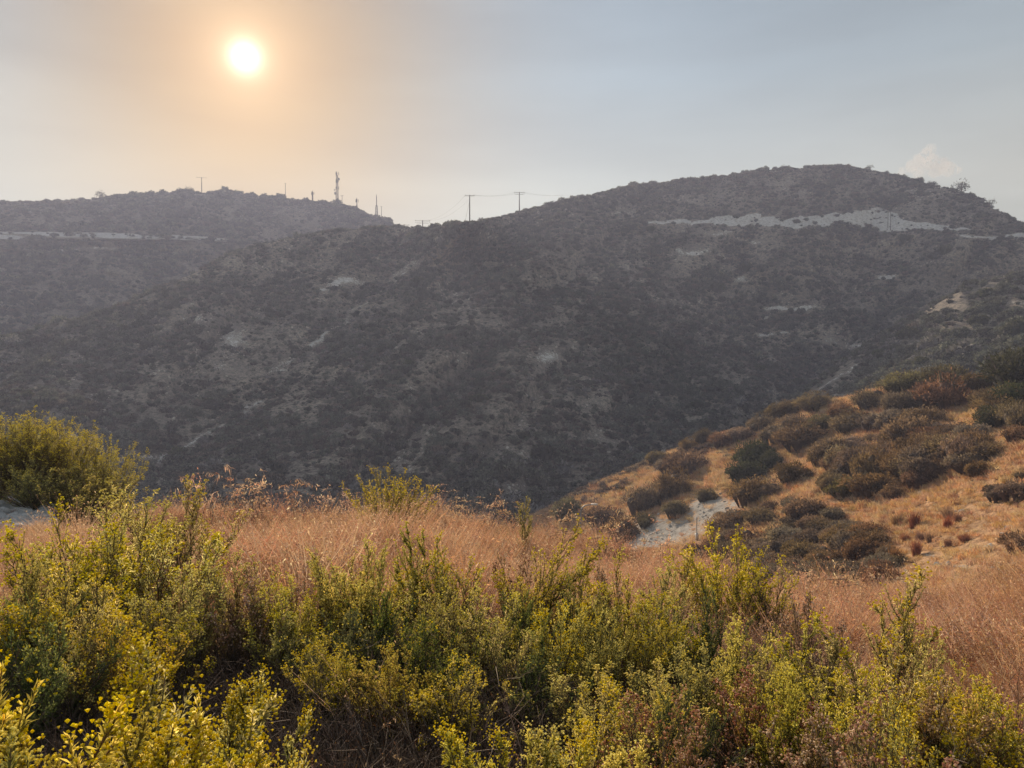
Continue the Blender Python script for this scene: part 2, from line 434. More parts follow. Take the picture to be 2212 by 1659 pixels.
sE = Sheet('hill', -330, 480, 330, [
    ([(-700, 900), (0, 860), (500, 760), (860, 700), (1100, 760)], [(-700, 380), (0, 380), (500, 400), (1100, 400)]),
    ([(-700, 600), (0, 600), (500, 600), (860, 600), (1100, 690)], [(-700, 500), (1100, 500)]),
    ([(-700, 520), (0, 519), (300, 519), (545, 525), (860, 560), (1100, 670)], [(-700, 545), (1100, 520)]),
    ([(-700, 508), (0, 503), (300, 508), (545, 520), (860, 550), (1100, 660)], [(-700, 550), (1100, 525)]),
    (crestE, dE),
    ([(x, y + 25) for x, y in crestE], [(x, d + 130) for x, d in dE]),
    ([(x, y + 260) for x, y in crestE], [(x, d + 420) for x, d in dE])],
    [20, 40, 12, 60, 10, 6], relE, rockE, M['hill'])

# --- the long hill across the valley, saddle and rounded summit on the right
crestD = [(-700, 900), (-300, 830), (0, 735), (120, 705), (250, 668), (400, 600), (500, 548), (600, 520), (700, 500), (800, 493), (860, 491), (950, 492), (1017, 486),
          (1080, 470), (1120, 458), (1180, 445), (1250, 430), (1360, 405), (1450, 393), (1540, 383), (1640, 370), (1700, 365), (1760, 360), (1820, 362), (1880, 366),
          (1940, 382), (2010, 400), (2060, 410), (2110, 432), (2160, 458), (2212, 490), (2300, 520), (2600, 600), (2900, 680)]
dD = [(-700, 300), (0, 290), (250, 300), (500, 325), (860, 350), (1020, 300), (1130, 390), (1360, 430), (1700, 470), (1880, 480), (2212, 450), (2900, 450)]
def relD(U, py, V):
    X, Y = U / K, py / K
    a = 0.12 * (ridged((X + 0.9 * Y) * 0.0052, (Y - 0.6 * X) * 0.0016, 2, 5.5) - 0.55)
    a += 0.03 * (fbm(X * 0.012, Y * 0.012, 3, 2) - 0.5)
    # hollow between the central spur and the summit hill
    q = X - np.interp(Y, [400, 500, 700, 900, 1100], [1500, 1500, 1560, 1700, 1750])
    a += 0.07 * np.exp(-(q / 150.0) ** 2) * np.clip((Y - 430) / 200, 0, 1)
    # gully that runs down to the left
    q = X - np.interp(Y, [560, 740, 870, 1010, 1100], [900, 700, 555, 340, 250])
    a += 0.045 * np.exp(-(q / 70.0) ** 2) * np.clip((Y - 540) / 80, 0, 1)
    return a * np.clip((V) * 2.0, 0, 1)
def rockD(X, Y, P):
    X = X + 34 * (fbm(X * 0.03, Y * 0.05, 3, 44) - 0.5); Y = Y + 16 * (fbm(X * 0.04, Y * 0.05, 3, 54) - 0.5)
    rt = np.interp(X, [1395, 1460, 1500, 1560, 1640, 1700, 1760, 1840, 1885, 1905, 1960, 2020, 2065, 2100], [480, 476, 482, 467, 464, 474, 463, 457, 449, 452, 472, 484, 492, 500])
    rb = np.interp(X, [1395, 1500, 1560, 1700, 1850, 1950, 2065, 2100], [480, 484, 488, 491, 494, 497, 499, 500])
    f = np.where((Y > rt) & (Y < rb), 0.90, -0.6)
    f = np.maximum(f, blobs(X, Y, [
        (2130, 512, 100, 3.2, 1.0), (2200, 508, 40, 6, 1.2), (1690, 667, 55, 6, 1.0), (1650, 682, 14, 14, .7), (1740, 663, 34, 5, .8), (1600, 605, 36, 12, .55), (1500, 545, 50, 12, .55),
        (1560, 556, 40, 7, .5), (1470, 540, 26, 10, .5), (1650, 720, 40, 7, .62), (1700, 717, 24, 5, .6), (1915, 597, 36, 7, .85), (1800, 735, 60, 22, .36), (1850, 745, 40, 10, .4),
        (740, 607, 60, 12, .62), (700, 622, 30, 12, .5), (505, 735, 50, 50, .42), (420, 690, 44, 24, .42), (470, 790, 40, 24, .3), (1180, 768, 44, 18, .5), (1250, 745, 44, 5, .4), (1070, 700, 40, 8, .3), (1220, 790, 44, 5, .4),
        (980, 780, 30, 16, .34), (1000, 650, 30, 30, .3), (620, 780, 30, 10, .4), (1560, 505, 60, 8, .4), (1620, 520, 40, 10, .4), (1840, 540, 60, 16, .3), (1740, 600, 40, 8, .3), (1960, 420, 60, 30, .25),
        (1680, 585, 30, 5, .5), (320, 990, 70, 10, .4), (600, 800, 20, 5, .6)]))
    f = np.maximum(f, seglines(X, Y, [(440, 945, 560, 868, 9, .40), (575, 800, 640, 772, 8, .35), (672, 745, 735, 702, 9, .52), (735, 702, 790, 660, 7, .36), (790, 660, 880, 585, 5, .36),
        (340, 1000, 440, 945, 8, .45), (1395, 480, 1500, 484, 3, .9), (1400, 466, 1330, 462, 2, .6), (1010, 600, 1060, 560, 9, .3), (900, 560, 850, 600, 14, .33), (1330, 540, 1290, 600, 5, .25)]))
    f = np.where(f > 0, f * 1.25, f)
    f = np.maximum(f, np.clip((fbm(X * 0.016 + Y * 0.012, Y * 0.03 - X * 0.006, 4, 91) - 0.60) * 4.5, -0.6, 0.26))
    return f
sD = Sheet('hill', -330, 1340, 640, [
    ([(-700, 1400), (0, 1300), (400, 1260), (1500, 1300), (2900, 1400)], [(-700, 95), (2900, 95)]),
    ([(-700, 1120), (0, 1060), (400, 1060), (1200, 1100), (1700, 1000), (2900, 1100)], [(-700, 150), (0, 150), (300, 165), (500, 150), (1100, 145), (1600, 190), (2000, 230), (2900, 230)]),
    ([(-700, 1000), (0, 860), (400, 800), (900, 760), (1300, 740), (1600, 760), (2900, 900)], [(-700, 220), (0, 225), (400, 240), (1100, 225), (1600, 290), (2000, 330), (2900, 330)]),
    ([(-700, 930), (0, 775), (400, 660), (900, 590), (1300, 520), (1500, 502), (2070, 508), (2212, 522), (2900, 760)], [(-700, 280), (0, 275), (400, 285), (900, 300), (1300, 340), (1600, 385), (2000, 400), (2900, 400)]),
    ([(-700, 925), (0, 770), (400, 650), (900, 575), (1300, 500), (1400, 480), (1500, 486), (2070, 500), (2212, 512), (2900, 740)], [(-700, 282), (0, 277), (400, 290), (900, 305), (1300, 350), (1600, 393), (2000, 408), (2900, 408)]),
    (crestD, dD),
    ([(x, y + 14) for x, y in crestD], [(x, d + 60) for x, d in dD]),
    ([(x, y + 300) for x, y in crestD], [(x, d + 330) for x, d in dD])],
    [12, 90, 80, 10, 80, 8, 6], relD, rockD, M['hill'])

# --- spur on the right behind the golden slope
crestC = [(1500, 1090), (1600, 990), (1700, 878), (1800, 798), (1880, 745), (1950, 698), (2020, 655), (2080, 620), (2140, 604), (2212, 596), (2350, 570), (2900, 480)]
dC = [(1500, 180), (1700, 210), (2000, 250), (2212, 260), (2900, 270)]
def relC(U, py, V): return 0.05 * (ridged(U * 0.02 + V, V * 1.5, 3, 8) - 0.5)
def rockC(X, Y, P):
    X = X + 34 * (fbm(X * 0.03, Y * 0.05, 3, 44) - 0.5); Y = Y + 18 * (fbm(X * 0.04, Y * 0.05, 3, 54) - 0.5)
    f = blobs(X, Y, [(2010, 684, 44, 12, .34), (2040, 668, 24, 8, .34), (1985, 695, 30, 6, .36), (2030, 712, 22, 8, .32), (1900, 690, 20, 5, .4), (2200, 655, 60, 9, .5), (1790, 800, 40, 8, .4), (1850, 770, 30, 8, .4),
        (2060, 745, 60, 9, .42), (2160, 745, 70, 8, .42), (2130, 610, 26, 6, .3), (2100, 630, 20, 4, .3), (2070, 640, 14, 5, .3), (1860, 745, 26, 6, .5), (1950, 800, 50, 6, .3)])
    return np.maximum(f, seglines(X, Y, [(2060, 660, 2120, 612, 5, .35), (1760, 850, 1880, 760, 6, .45)]))
sC = Sheet('hill', 690, 1340, 230, [
    ([(1500, 1400), (2900, 1300)], [(1500, 100), (2900, 100)]),
    ([(1500, 1150), (1700, 1000), (2212, 960), (2900, 900)], [(1500, 140), (2900, 140)]),
    ([(1500, 1110), (1700, 920), (2212, 760), (2900, 650)], [(1500, 165), (1700, 180), (2900, 200)]),
    (crestC, dC),
    ([(x, y + 20) for x, y in crestC], [(x, d + 30) for x, d in dC]),
    ([(x, y + 300) for x, y in crestC], [(x, d + 120) for x, d in dC])],
    [10, 30, 50, 6, 6], relC, rockC, M['hill'])

# --- golden slope on the right
crestB = [(1000, 1330), (1100, 1180), (1150, 1115), (1190, 1098), (1240, 1068), (1300, 1042), (1400, 1000), (1500, 958), (1560, 938), (1640, 925), (1740, 878), (1850, 856), (1950, 826), (2050, 822), (2130, 818), (2212, 806), (2350, 780), (2900, 690)]
dB = [(1000, 120), (1200, 135), (1500, 128), (1800, 120), (2212, 110), (2900, 95)]
def relB(U, py, V):
    X, Y = U / K, py / K
    a = 0.05 * (ridged((X + 1.6 * Y) * 0.0045, (Y - 0.5 * X) * 0.002, 2, 1.5) - 0.5)
    return (a + 0.022 * (fbm(X * 0.02, Y * 0.03, 3, 4) - 0.5) + 0.006 * (fbm(X * 0.08, Y * 0.12, 2, 7) - 0.5)) * np.clip(V, 0, 1)
def rockB(X, Y, P):
    X = X + 40 * (fbm(X * 0.02, Y * 0.03, 3, 44) - 0.5); Y = Y + 20 * (fbm(X * 0.03, Y * 0.04, 3, 54) - 0.5)
    f = blobs(X, Y, [(1440, 1145, 100, 42, 1.0), (1530, 1100, 66, 46, .95), (1380, 1170, 70, 26, .95), (1580, 1090, 24, 20, .6), (1735, 1030, 26, 18, .62), (1400, 1080, 60, 12, .4), (1300, 1060, 60, 8, .45), (1230, 1085, 50, 8, .5),
        (1480, 1065, 40, 8, .45), (1570, 980, 26, 8, .5), (2080, 1220, 50, 8, .6), (2190, 1200, 50, 10, .55), (2130, 1180, 50, 8, .4), (2060, 1110, 30, 8, .4), (2150, 835, 10, 6, .6), (1850, 1190, 40, 6, .4), (2010, 1200, 40, 6, .5)])
    return np.maximum(f, seglines(X, Y, [(1310, 1130, 1480, 1050, 8, .5), (1480, 1050, 1520, 1000, 6, .5), (1260, 1090, 1200, 1100, 8, .5), (1420, 1010, 1500, 965, 5, .3)]))
sB = Sheet('golden_slope', 463, 1340, 380, [
    ([(1000, 1560), (1500, 1480), (2212, 1420), (2900, 1500)], [(1000, 60), (1500, 40), (2212, 24), (2900, 22)]),
    ([(1000, 1500), (1200, 1330), (1400, 1260), (1700, 1290), (2212, 1250), (2900, 1250)], [(1000, 80), (1400, 72), (1700, 50), (2212, 34), (2900, 28)]),
    ([(1000, 1420), (1200, 1190), (1400, 1120), (1700, 1070), (2000, 1000), (2212, 960), (2900, 870)], [(1000, 100), (1200, 110), (1400, 100), (1700, 85), (2212, 70), (2900, 55)]),
    (crestB, dB),
    ([(x, y + 25) for x, y in crestB], [(x, d + 14) for x, d in dB]),
    ([(x, y + 260) for x, y in crestB], [(x, d + 55) for x, d in dB])],
    [16, 110, 90, 8, 8], relB, rockB, M['slope'])

# --- the field we stand on
EDGE = [(-900, 1100), (0, 1078), (90, 1080), (180, 1100), (300, 1112), (700, 1112), (900, 1108), (1100, 1138), (1300, 1180), (1450, 1212), (1600, 1260), (1800, 1290), (2000, 1290), (2100, 1270), (2212, 1245), (2600, 1200), (3200, 1150)]
RE = [(-900, 20), (0, 20), (900, 20), (1200, 19), (1500, 16.5), (1800, 14.5), (2212, 14.5), (3200, 15)]
def field_z(X, Y):
    """ground height at world x, y"""
    r = np.hypot(X, Y) + 1e-6
    az = np.clip(np.arctan2(X, np.maximum(Y, 1e-6)), -0.95, 0.95)
    px = 512 + F * np.tan(az) * 1.0
    e = ip(px, EDGE) * K; re = ip(px, RE)
    _, _, tz = ray(px, e)
    ze = tz * re - np.interp(px / K, [-60, 110, 190], [0.0, 0.0, 0.42])
    s = np.clip(r / re, 0, 1)
    z = -1.62 + (ze + 1.62) * (0.25 * s + 0.75 * s * s * (3 - 2 * s) ** 1) 
    z = z + 0.10 * (fbm(X * 0.35, Y * 0.35, 3, 3) - 0.5) + 0.22 * (fbm(X * 0.1, Y * 0.1, 2, 6) - 0.5) * np.clip(r / 5, 0, 1)
    over = np.maximum(r - re, 0)
    z = z - over * 0.42 - 0.3 * np.clip(over, 0, 2)
    back = np.clip(-Y, 0, 40)
    return np.maximum(z, -40.5) * 1.0
nr, na = 230, 300
rr = np.concatenate([[0.15], np.geomspace(0.5, 30, nr - 30), np.linspace(31, 96, 29)])
aa = np.linspace(-math.radians(50), math.radians(50), na)
RR, AA = np.meshgrid(rr, aa, indexing='ij')
XA, YA = RR * np.sin(AA), RR * np.cos(AA) - 0.0
ZA = field_z(XA, YA)
pyA = 360 - F * ZA / np.maximum(YA, 0.1)
pxA = 512 + F * np.tan(AA)
rkA = blobs(pxA / K, pyA / K, [(30, 1118, 105, 34, 1.2), (-60, 1130, 150, 44, 1.2)])
i = (np.arange(nr - 1)[:, None] * na + np.arange(na - 1)[None]).ravel()
meA = mesh_np('field', np.stack([XA, YA, ZA], -1).reshape(-1, 3), np.stack([i, i + 1, i + na + 1, i + na], -1), M['field'], attrs={'rock': rkA}, smooth=True)
link('field', meA, None, kind='structure')
# ground under and behind everything, out past the hills
g = MB(); n = 24
gx = np.linspace(-1380, 1380, n); GX, GY = np.meshgrid(gx, np.linspace(-280, 1380, n), indexing='ij')
i = (np.arange(n - 1)[:, None] * n + np.arange(n - 1)[None]).ravel()
meG = mesh_np('ground', np.stack([GX, GY, np.full(GX.shape, -42.0)], -1).reshape(-1, 3), np.stack([i, i + n, i + n + 1, i + 1], -1), M['hill'], attrs={'rock': np.full(GX.shape, -0.6)})
link('ground', meG, None, kind='structure')

# ------------------------------------------------------------------ plant builders
def bush_mesh(name, rs, n, leaf, mat, rx=1.0, rz=0.8, lumps=9, core=True, spiky=0.0, wl_=0.45, open_=0.0, lr=(0.30, 0.52), cs=0.74):
    """crown of leaf-sized faces in uneven lumps over a dark inner mass, standing on z=0, radius about 1"""
    V = []; Fs = []; T = []; off = 0
    cen = []; 
    for k in range(lumps):
        a = rs.rand() * 2 * math.pi; r = (rs.rand() ** 0.6) * 0.68
        cr_ = rs.uniform(*lr) * (1.15 - 0.5 * r)
        cen.append((math.cos(a) * r * rx, math.sin(a) * r * rx, rz * (rs.uniform(0.35, 0.85) * (1 - 0.45 * r)), cr_))
    cen = np.array(cen)
    k = rs.randint(0, lumps, n)
    d = rs.normal(size=(n, 3)); d[:, 2] = np.abs(d[:, 2]) * 0.9 - 0.25 * (rs.rand(n) < 0.5); d /= np.linalg.norm(d, axis=1)[:, None]
    rad = cen[k, 3] * (0.72 + 0.35 * rs.rand(n) ** 0.6 + open_ * rs.rand(n))
    P = cen[k, :3] + d * rad[:, None] * np.array([1, 1, 0.85])
    P[:, 2] = np.maximum(P[:, 2], 0.02 * rs.rand(n))
    D = d * 0.7 + rs.normal(size=(n, 3)) * (0.55 - 0.3 * spiky) + np.array([0, 0, 0.35 + spiky]); D /= np.linalg.norm(D, axis=1)[:, None]
    L = leaf * rs.uniform(0.6, 1.4, n) * (1 + spiky)
    cl = 0.5 + 0.9 * (fbm(P[:, 0] * 2.6, P[:, 1] * 2.6 + P[:, 2] * 3.1, 2, rs.rand() * 50) - 0.5)
    tint = np.clip(cl + 0.20 * (rs.rand(n) - 0.5) + 0.15 * rs.normal(size=n), 0, 1)
    v, f, t_ = leaves(P, D, L, L * wl_ * (1 - 0.5 * spiky), rs, tint)
    V.append(v); Fs.append(f); T.append(t_); off = len(v)
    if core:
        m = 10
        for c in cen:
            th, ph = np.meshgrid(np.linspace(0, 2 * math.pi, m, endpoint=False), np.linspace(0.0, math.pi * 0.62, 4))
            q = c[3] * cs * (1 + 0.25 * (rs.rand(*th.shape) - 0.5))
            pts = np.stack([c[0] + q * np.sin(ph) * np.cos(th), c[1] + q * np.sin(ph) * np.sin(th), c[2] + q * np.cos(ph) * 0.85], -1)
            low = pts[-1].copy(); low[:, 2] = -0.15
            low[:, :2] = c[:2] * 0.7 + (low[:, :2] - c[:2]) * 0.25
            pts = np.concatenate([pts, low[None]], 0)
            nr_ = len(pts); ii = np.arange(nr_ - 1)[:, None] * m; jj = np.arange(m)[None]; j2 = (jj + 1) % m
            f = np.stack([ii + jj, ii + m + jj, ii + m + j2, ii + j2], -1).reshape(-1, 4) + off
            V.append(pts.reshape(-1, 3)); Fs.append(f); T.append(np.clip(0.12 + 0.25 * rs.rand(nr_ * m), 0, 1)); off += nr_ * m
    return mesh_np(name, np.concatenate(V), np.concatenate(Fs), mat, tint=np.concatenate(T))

def tuft_mesh(name, rs, n, h, mat, spread=0.5, wid=0.02, bend=0.5, seeds=0):
    a = rs.rand(n) * 6.283; r = spread * rs.rand(n) ** 0.7
    B = np.stack([np.cos(a) * r, np.sin(a) * r, np.full(n, -0.02)], 1)
    la = rs.rand(n) * 6.283; ln = rs.rand(n) * bend
    D = np.stack([np.cos(la) * ln, np.sin(la) * ln, np.ones(n)], 1); D /= np.linalg.norm(D, axis=1)[:, None]
    hh = h * rs.uniform(0.45, 1.15, n)
    side = np.cross(D, rs.normal(size=(n, 3))); side /= np.linalg.norm(side, axis=1)[:, None]
    w = wid * rs.uniform(0.6, 1.3, n)
    mid = B + D * (hh * 0.55)[:, None]; tip = mid + (D * 0.8 + np.stack([np.cos(la), np.sin(la), np.zeros(n)], 1) * 0.35 * bend * 1.3) * (hh * 0.5)[:, None]
    V = np.stack([B - side * w[:, None] / 2, B + side * w[:, None] / 2, mid + side * w[:, None] * 0.4, mid - side * w[:, None] * 0.4, tip], 1).reshape(-1, 3)
    i = np.arange(n)[:, None] * 5
    fq = i + np.array([[0, 1, 2, 3]]); ft = i + np.array([[3, 2, 4]])
    T = np.repeat(np.clip(0.45 + 0.2 * rs.normal(size=n), 0, 0.93), 5)
    Vs = [V]; Fq = [fq]; Ts = [T]; off = len(V)
    if seeds:
        k = rs.randint(0, n, seeds * n); t_ = rs.uniform(0.15, 1.0, len(k))[:, None]
        P = mid[k] * (1 - t_) + tip[k] * t_
        DD = rs.normal(size=(len(k), 3)) + np.array([0, 0, 0.3]); DD /= np.linalg.norm(DD, axis=1)[:, None]
        v, f, t2 = leaves(P, DD, rs.uniform(0.014, 0.034, len(k)), 0.009, rs, np.clip(0.58 + 0.2 * rs.normal(size=len(k)), 0, 1))
        Vs.append(v); Fq.append(f + off); Ts.append(t2)
    return mesh_np(name, np.concatenate(Vs), [np.concatenate(Fq), ft], mat, tint=np.concatenate(Ts))
def limb_mesh(name, rs, h, spread, mat, n=6, r0=0.06):
    b = MB()
    for k in range(n):
        a = k * 2 * math.pi / n + rs.rand(); s = spread * rs.uniform(0.4, 1)
        tt = np.linspace(0, 1, 5)
        p = np.stack([np.cos(a) * s * tt ** 1.3 + 0.03 * rs.normal(size=5) * tt, np.sin(a) * s * tt ** 1.3 + 0.03 * rs.normal(size=5) * tt, -0.12 + (h + 0.12) * tt * rs.uniform(0.8, 1)], 1)
        b.tube(p, r0 * (1 - 0.8 * tt), 4)
        for q in range(3):
            i0 = rs.randint(1, 4); d = rs.normal(size=3) * 0.3; d[2] = abs(d[2]) + 0.15
            b.tube(np.stack([p[i0], p[i0] + d * 0.5 * h, p[i0] + d * h * 0.9]), [r0 * 0.4, r0 * 0.25, r0 * 0.08], 3)
    return b.mesh(name, mat)

def scatter(name, kits, P, rotz, tilt, scl, idx, kind='stuff'):
    """one object: a cloud of points that carries copies of the given meshes (geometry nodes)"""
    src = bpy.data.collections.new(name + '_sources')
    for q, me in enumerate(kits):
        o = bpy.data.objects.new('%s_source_%02d' % (name, q), me); src.objects.link(o)
    me = bpy.data.meshes.new(name)
    me.vertices.add(len(P)); me.vertices.foreach_set('co', np.asarray(P, np.float32).ravel())
    a = me.attributes.new('rot', 'FLOAT_VECTOR', 'POINT'); R = np.zeros((len(P), 3), np.float32); R[:, 2] = rotz; R[:, 0] = tilt[:, 0]; R[:, 1] = tilt[:, 1]
    a.data.foreach_set('vector', R.ravel())
    a = me.attributes.new('scl', 'FLOAT_VECTOR', 'POINT'); a.data.foreach_set('vector', np.asarray(scl, np.float32).ravel())
    a = me.attributes.new('idx', 'INT', 'POINT'); a.data.foreach_set('value', np.asarray(idx, np.int32))
    ob = link(name, me, None, kind=kind)
    ng = bpy.data.node_groups.new(name + '_nodes', 'GeometryNodeTree')
    ng.interface.new_socket('Geometry', in_out='INPUT', socket_type='NodeSocketGeometry')
    ng.interface.new_socket('Geometry', in_out='OUTPUT', socket_type='NodeSocketGeometry')
    N = ng.nodes.new; gi = N('NodeGroupInput'); go = N('NodeGroupOutput')
    ci = N('GeometryNodeCollectionInfo'); ci.inputs['Collection'].default_value = src
    ci.inputs['Separate Children'].default_value = True; ci.inputs['Reset Children'].default_value = True
    iop = N('GeometryNodeInstanceOnPoints'); iop.inputs['Pick Instance'].default_value = True
    def attr(nm, ty):
        n = N('GeometryNodeInputNamedAttribute'); n.data_type = ty; n.inputs['Name'].default_value = nm
        return [o for o in n.outputs if o.enabled and o.name == 'Attribute'][0]
    e2r = N('FunctionNodeEulerToRotation')
    L_ = ng.links.new
    L_(attr('rot', 'FLOAT_VECTOR'), e2r.inputs[0]); L_(e2r.outputs[0], iop.inputs['Rotation'])
    L_(attr('scl', 'FLOAT_VECTOR'), iop.inputs['Scale']); L_(attr('idx', 'INT'), iop.inputs['Instance Index'])
    L_(gi.outputs[0], iop.inputs['Points']); L_(ci.outputs[0], iop.inputs['Instance']); L_(iop.outputs[0], go.inputs[0])
    md = ob.modifiers.new('scatter', 'NODES'); md.node_group = ng
    return ob

# ------------------------------------------------------------------ scrub on the hills
rs = np.random.RandomState(11)
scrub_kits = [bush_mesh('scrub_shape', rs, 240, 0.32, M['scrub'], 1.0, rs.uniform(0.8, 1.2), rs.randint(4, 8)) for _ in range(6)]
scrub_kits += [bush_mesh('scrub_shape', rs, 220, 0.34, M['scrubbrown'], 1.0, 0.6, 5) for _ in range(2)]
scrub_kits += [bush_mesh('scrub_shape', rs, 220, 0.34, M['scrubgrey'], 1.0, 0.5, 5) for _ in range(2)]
def scrub_on(sh, n, rs, size, vmax, cut, keep=None):
    P, X, Y, rk, nn = sh.sample(n, rs, vmax)
    dn = 0.5 * fbm((X + 1.1 * Y) * 0.022, (Y - 0.5 * X) * 0.0055, 3, 21) + 0.5 * fbm(P[:, 0] * 0.05, P[:, 1] * 0.05 + P[:, 2] * 0.05, 3, 21)
    fine = fbm(P[:, 0] * 0.15, P[:, 1] * 0.15, 2, 5)
    rl = (sh.last - sh.last.mean()) / (sh.last.std() + 1e-6)
    prob = np.clip((0.6 * dn + 0.4 * fine - cut) * 8 + 0.68 + 0.22 * rl, 0.24, 0.97)
    prob = prob * np.clip(1.0 - np.clip(rk + 0.35, 0, 1) * 1.15, 0.07, 1)
    if keep is not None: prob = prob * keep(X, Y, rs)
    m = rs.rand(n) < prob
    P, dn, fine, X, Y = P[m], dn[m], fine[m], X[m], Y[m]; k = len(P)
    s = size * (0.45 + 0.75 * rs.rand(k) ** 1.8) * np.clip(0.7 + (dn - 0.4) * 1.4, 0.6, 1.35)
    big = rs.rand(k) < 0.035; s[big] *= 1.7
    idx = rs.randint(0, 6, k); u = rs.rand(k)
    w = fbm(P[:, 0] * 0.02, P[:, 1] * 0.02, 2, 31)
    idx = np.where(u < np.clip((w - 0.35) * 1.2, 0.06, 0.5), 6 + rs.randint(0, 2, k), idx)
    idx = np.where(u > 1 - np.clip((0.62 - w) * 0.8, 0.06, 0.4), 8 + rs.randint(0, 2, k), idx)
    P[:, 2] -= 0.12 * s
    S = np.stack([s, s * rs.uniform(0.8, 1.25, k), s * rs.uniform(0.7, 1.15, k)], 1)
    return P, rs.rand(k) * 6.283, np.zeros((k, 2)), S, idx
def keepD(X, Y, rs):
    k = np.ones(len(X))
    tan = blobs(X, Y, [(330, 900, 110, 60, 1.0), (1600, 430, 260, 30, .6), (860, 590, 60, 50, .5), (200, 740, 150, 30, .4), (1150, 700, 120, 40, .3)])
    return np.clip(1 - np.clip(tan, 0, 1) * 0.85, 0.15, 1)
scatter('scrub', scrub_kits, *scrub_on(sD, 74000, rs, 1.85, 5.3, 0.47, keepD))
scatter('scrub', scrub_kits, *scrub_on(sD, 50000, rs, 0.8, 5.3, 0.30, keepD))
scatter('scrub', scrub_kits, *scrub_on(sE, 30000, rs, 3.0, 4.3, 0.46))
scatter('scrub', scrub_kits, *scrub_on(sC, 14000, rs, 1.9, 3.2, 0.46))

# ------------------------------------------------------------------ trees and large shrubs that can be told apart on the hills
tree_kits = []
for k in range(4):
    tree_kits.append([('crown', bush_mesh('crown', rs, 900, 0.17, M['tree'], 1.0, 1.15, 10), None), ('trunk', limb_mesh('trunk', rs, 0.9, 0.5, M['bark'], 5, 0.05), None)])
far_trees = [(1540, 628, 22, 'large dark round tree in the hollow below the summit, left of the tan scree'), (1612, 584, 19, 'dark spreading tree just below the pale scree under the road'),
    (1740, 508, 17, 'wide dark tree hugging the road below the pale cut'), (1255, 612, 15, 'rounded dark bush high on the central slope'), (1130, 946, 17, 'dark tree low on the slope above the golden hillside'),
    (1030, 868, 20, 'broad dark tree in the lower middle of the hillside'), (385, 985, 21, 'big dark round tree at the foot of the left gully'), (250, 897, 10, 'small dark round bush on bare tan soil, right of its neighbour'),
    (210, 919, 8, 'small dark round bush on bare tan soil, nearest the flowering shrubs'), (785, 712, 14, 'dark bush on the edge of the pale gully track'), (742, 640, 10, 'round dark bush under the pale rock outcrop near the saddle'),
    (610, 905, 15, 'dark bush at the bend of the rocky gully'), (1180, 860, 14, 'dark bush beside the small pale scree in mid slope'), (1330, 800, 13, 'green bush in the middle of the even scrub'),
    (1500, 880, 16, 'dark bush where the scrub meets the hollow'), (1640, 800, 15, 'green tree in the bottom of the hollow'), (1720, 830, 15, 'green tree at the mouth of the hollow'),
    (1400, 500, 12, 'dark bush at the left end of the road cut'), (1590, 470, 8, 'dark bush growing on the left end of the pale cut'), (1720, 482, 9, 'dark bush standing inside the pale road cut'),
    (1950, 520, 16, 'dark tree below the road near its right end'), (2040, 545, 16, 'dark bush above the right-hand rocky spur'), (450, 870, 12, 'dark bush between tan soil and the rocky gully'),
    (60, 860, 14, 'dark bush above the tall flowering shrub at the left'), (300, 940, 12, 'dark bush low on the tan soil patch'), (900, 610, 16, 'wide green bush capping the little ridge below the saddle'),
    (880, 790, 14, 'dark bush below the pale gully streak'), (1080, 745, 14, 'flat dark bush left of the mid-slope scree')]
def ground_on(sh, x, y, vm): return sh.hit(x, y, vm)
for q, (x, y, w, lab) in enumerate(far_trees):
    p = ground_on(sD, x, y, 5.0); d = math.hypot(p[0], p[1])
    s = w * K / F * d
    spawn(tree_kits[q % 4], 'bush', lab, 'bush', (p[0], p[1], p[2] - 0.15 * s), random.uniform(0, 6), (s, s, s * random.uniform(0.8, 1.0)), 'dark trees and bushes on the far hillside')
for q, (x, y, w, lab) in enumerate([(2190, 730, 34, 'dark green tree on the rocky spur at the right edge'), (2130, 640, 18, 'dark bush on the upper rocky spur'), (1960, 730, 20, 'dark bush below the pale crags of the spur'),
        (1890, 775, 18, 'dark bush at the lower tip of the rocky spur'), (2060, 770, 22, 'dark bush above the track on the spur'), (1990, 790, 20, 'olive bush at the foot of the spur, above the golden slope'), (2110, 700, 18, 'dark bush right of the pale crags')]):
    p = ground_on(sC, x, y, 3.0); d = math.hypot(p[0], p[1]); s = w * K / F * d
    spawn(tree_kits[(q + 1) % 4], 'bush', lab, 'bush', (p[0], p[1], p[2] - 0.15 * s), random.uniform(0, 6), s, 'dark bushes on the rocky spur')

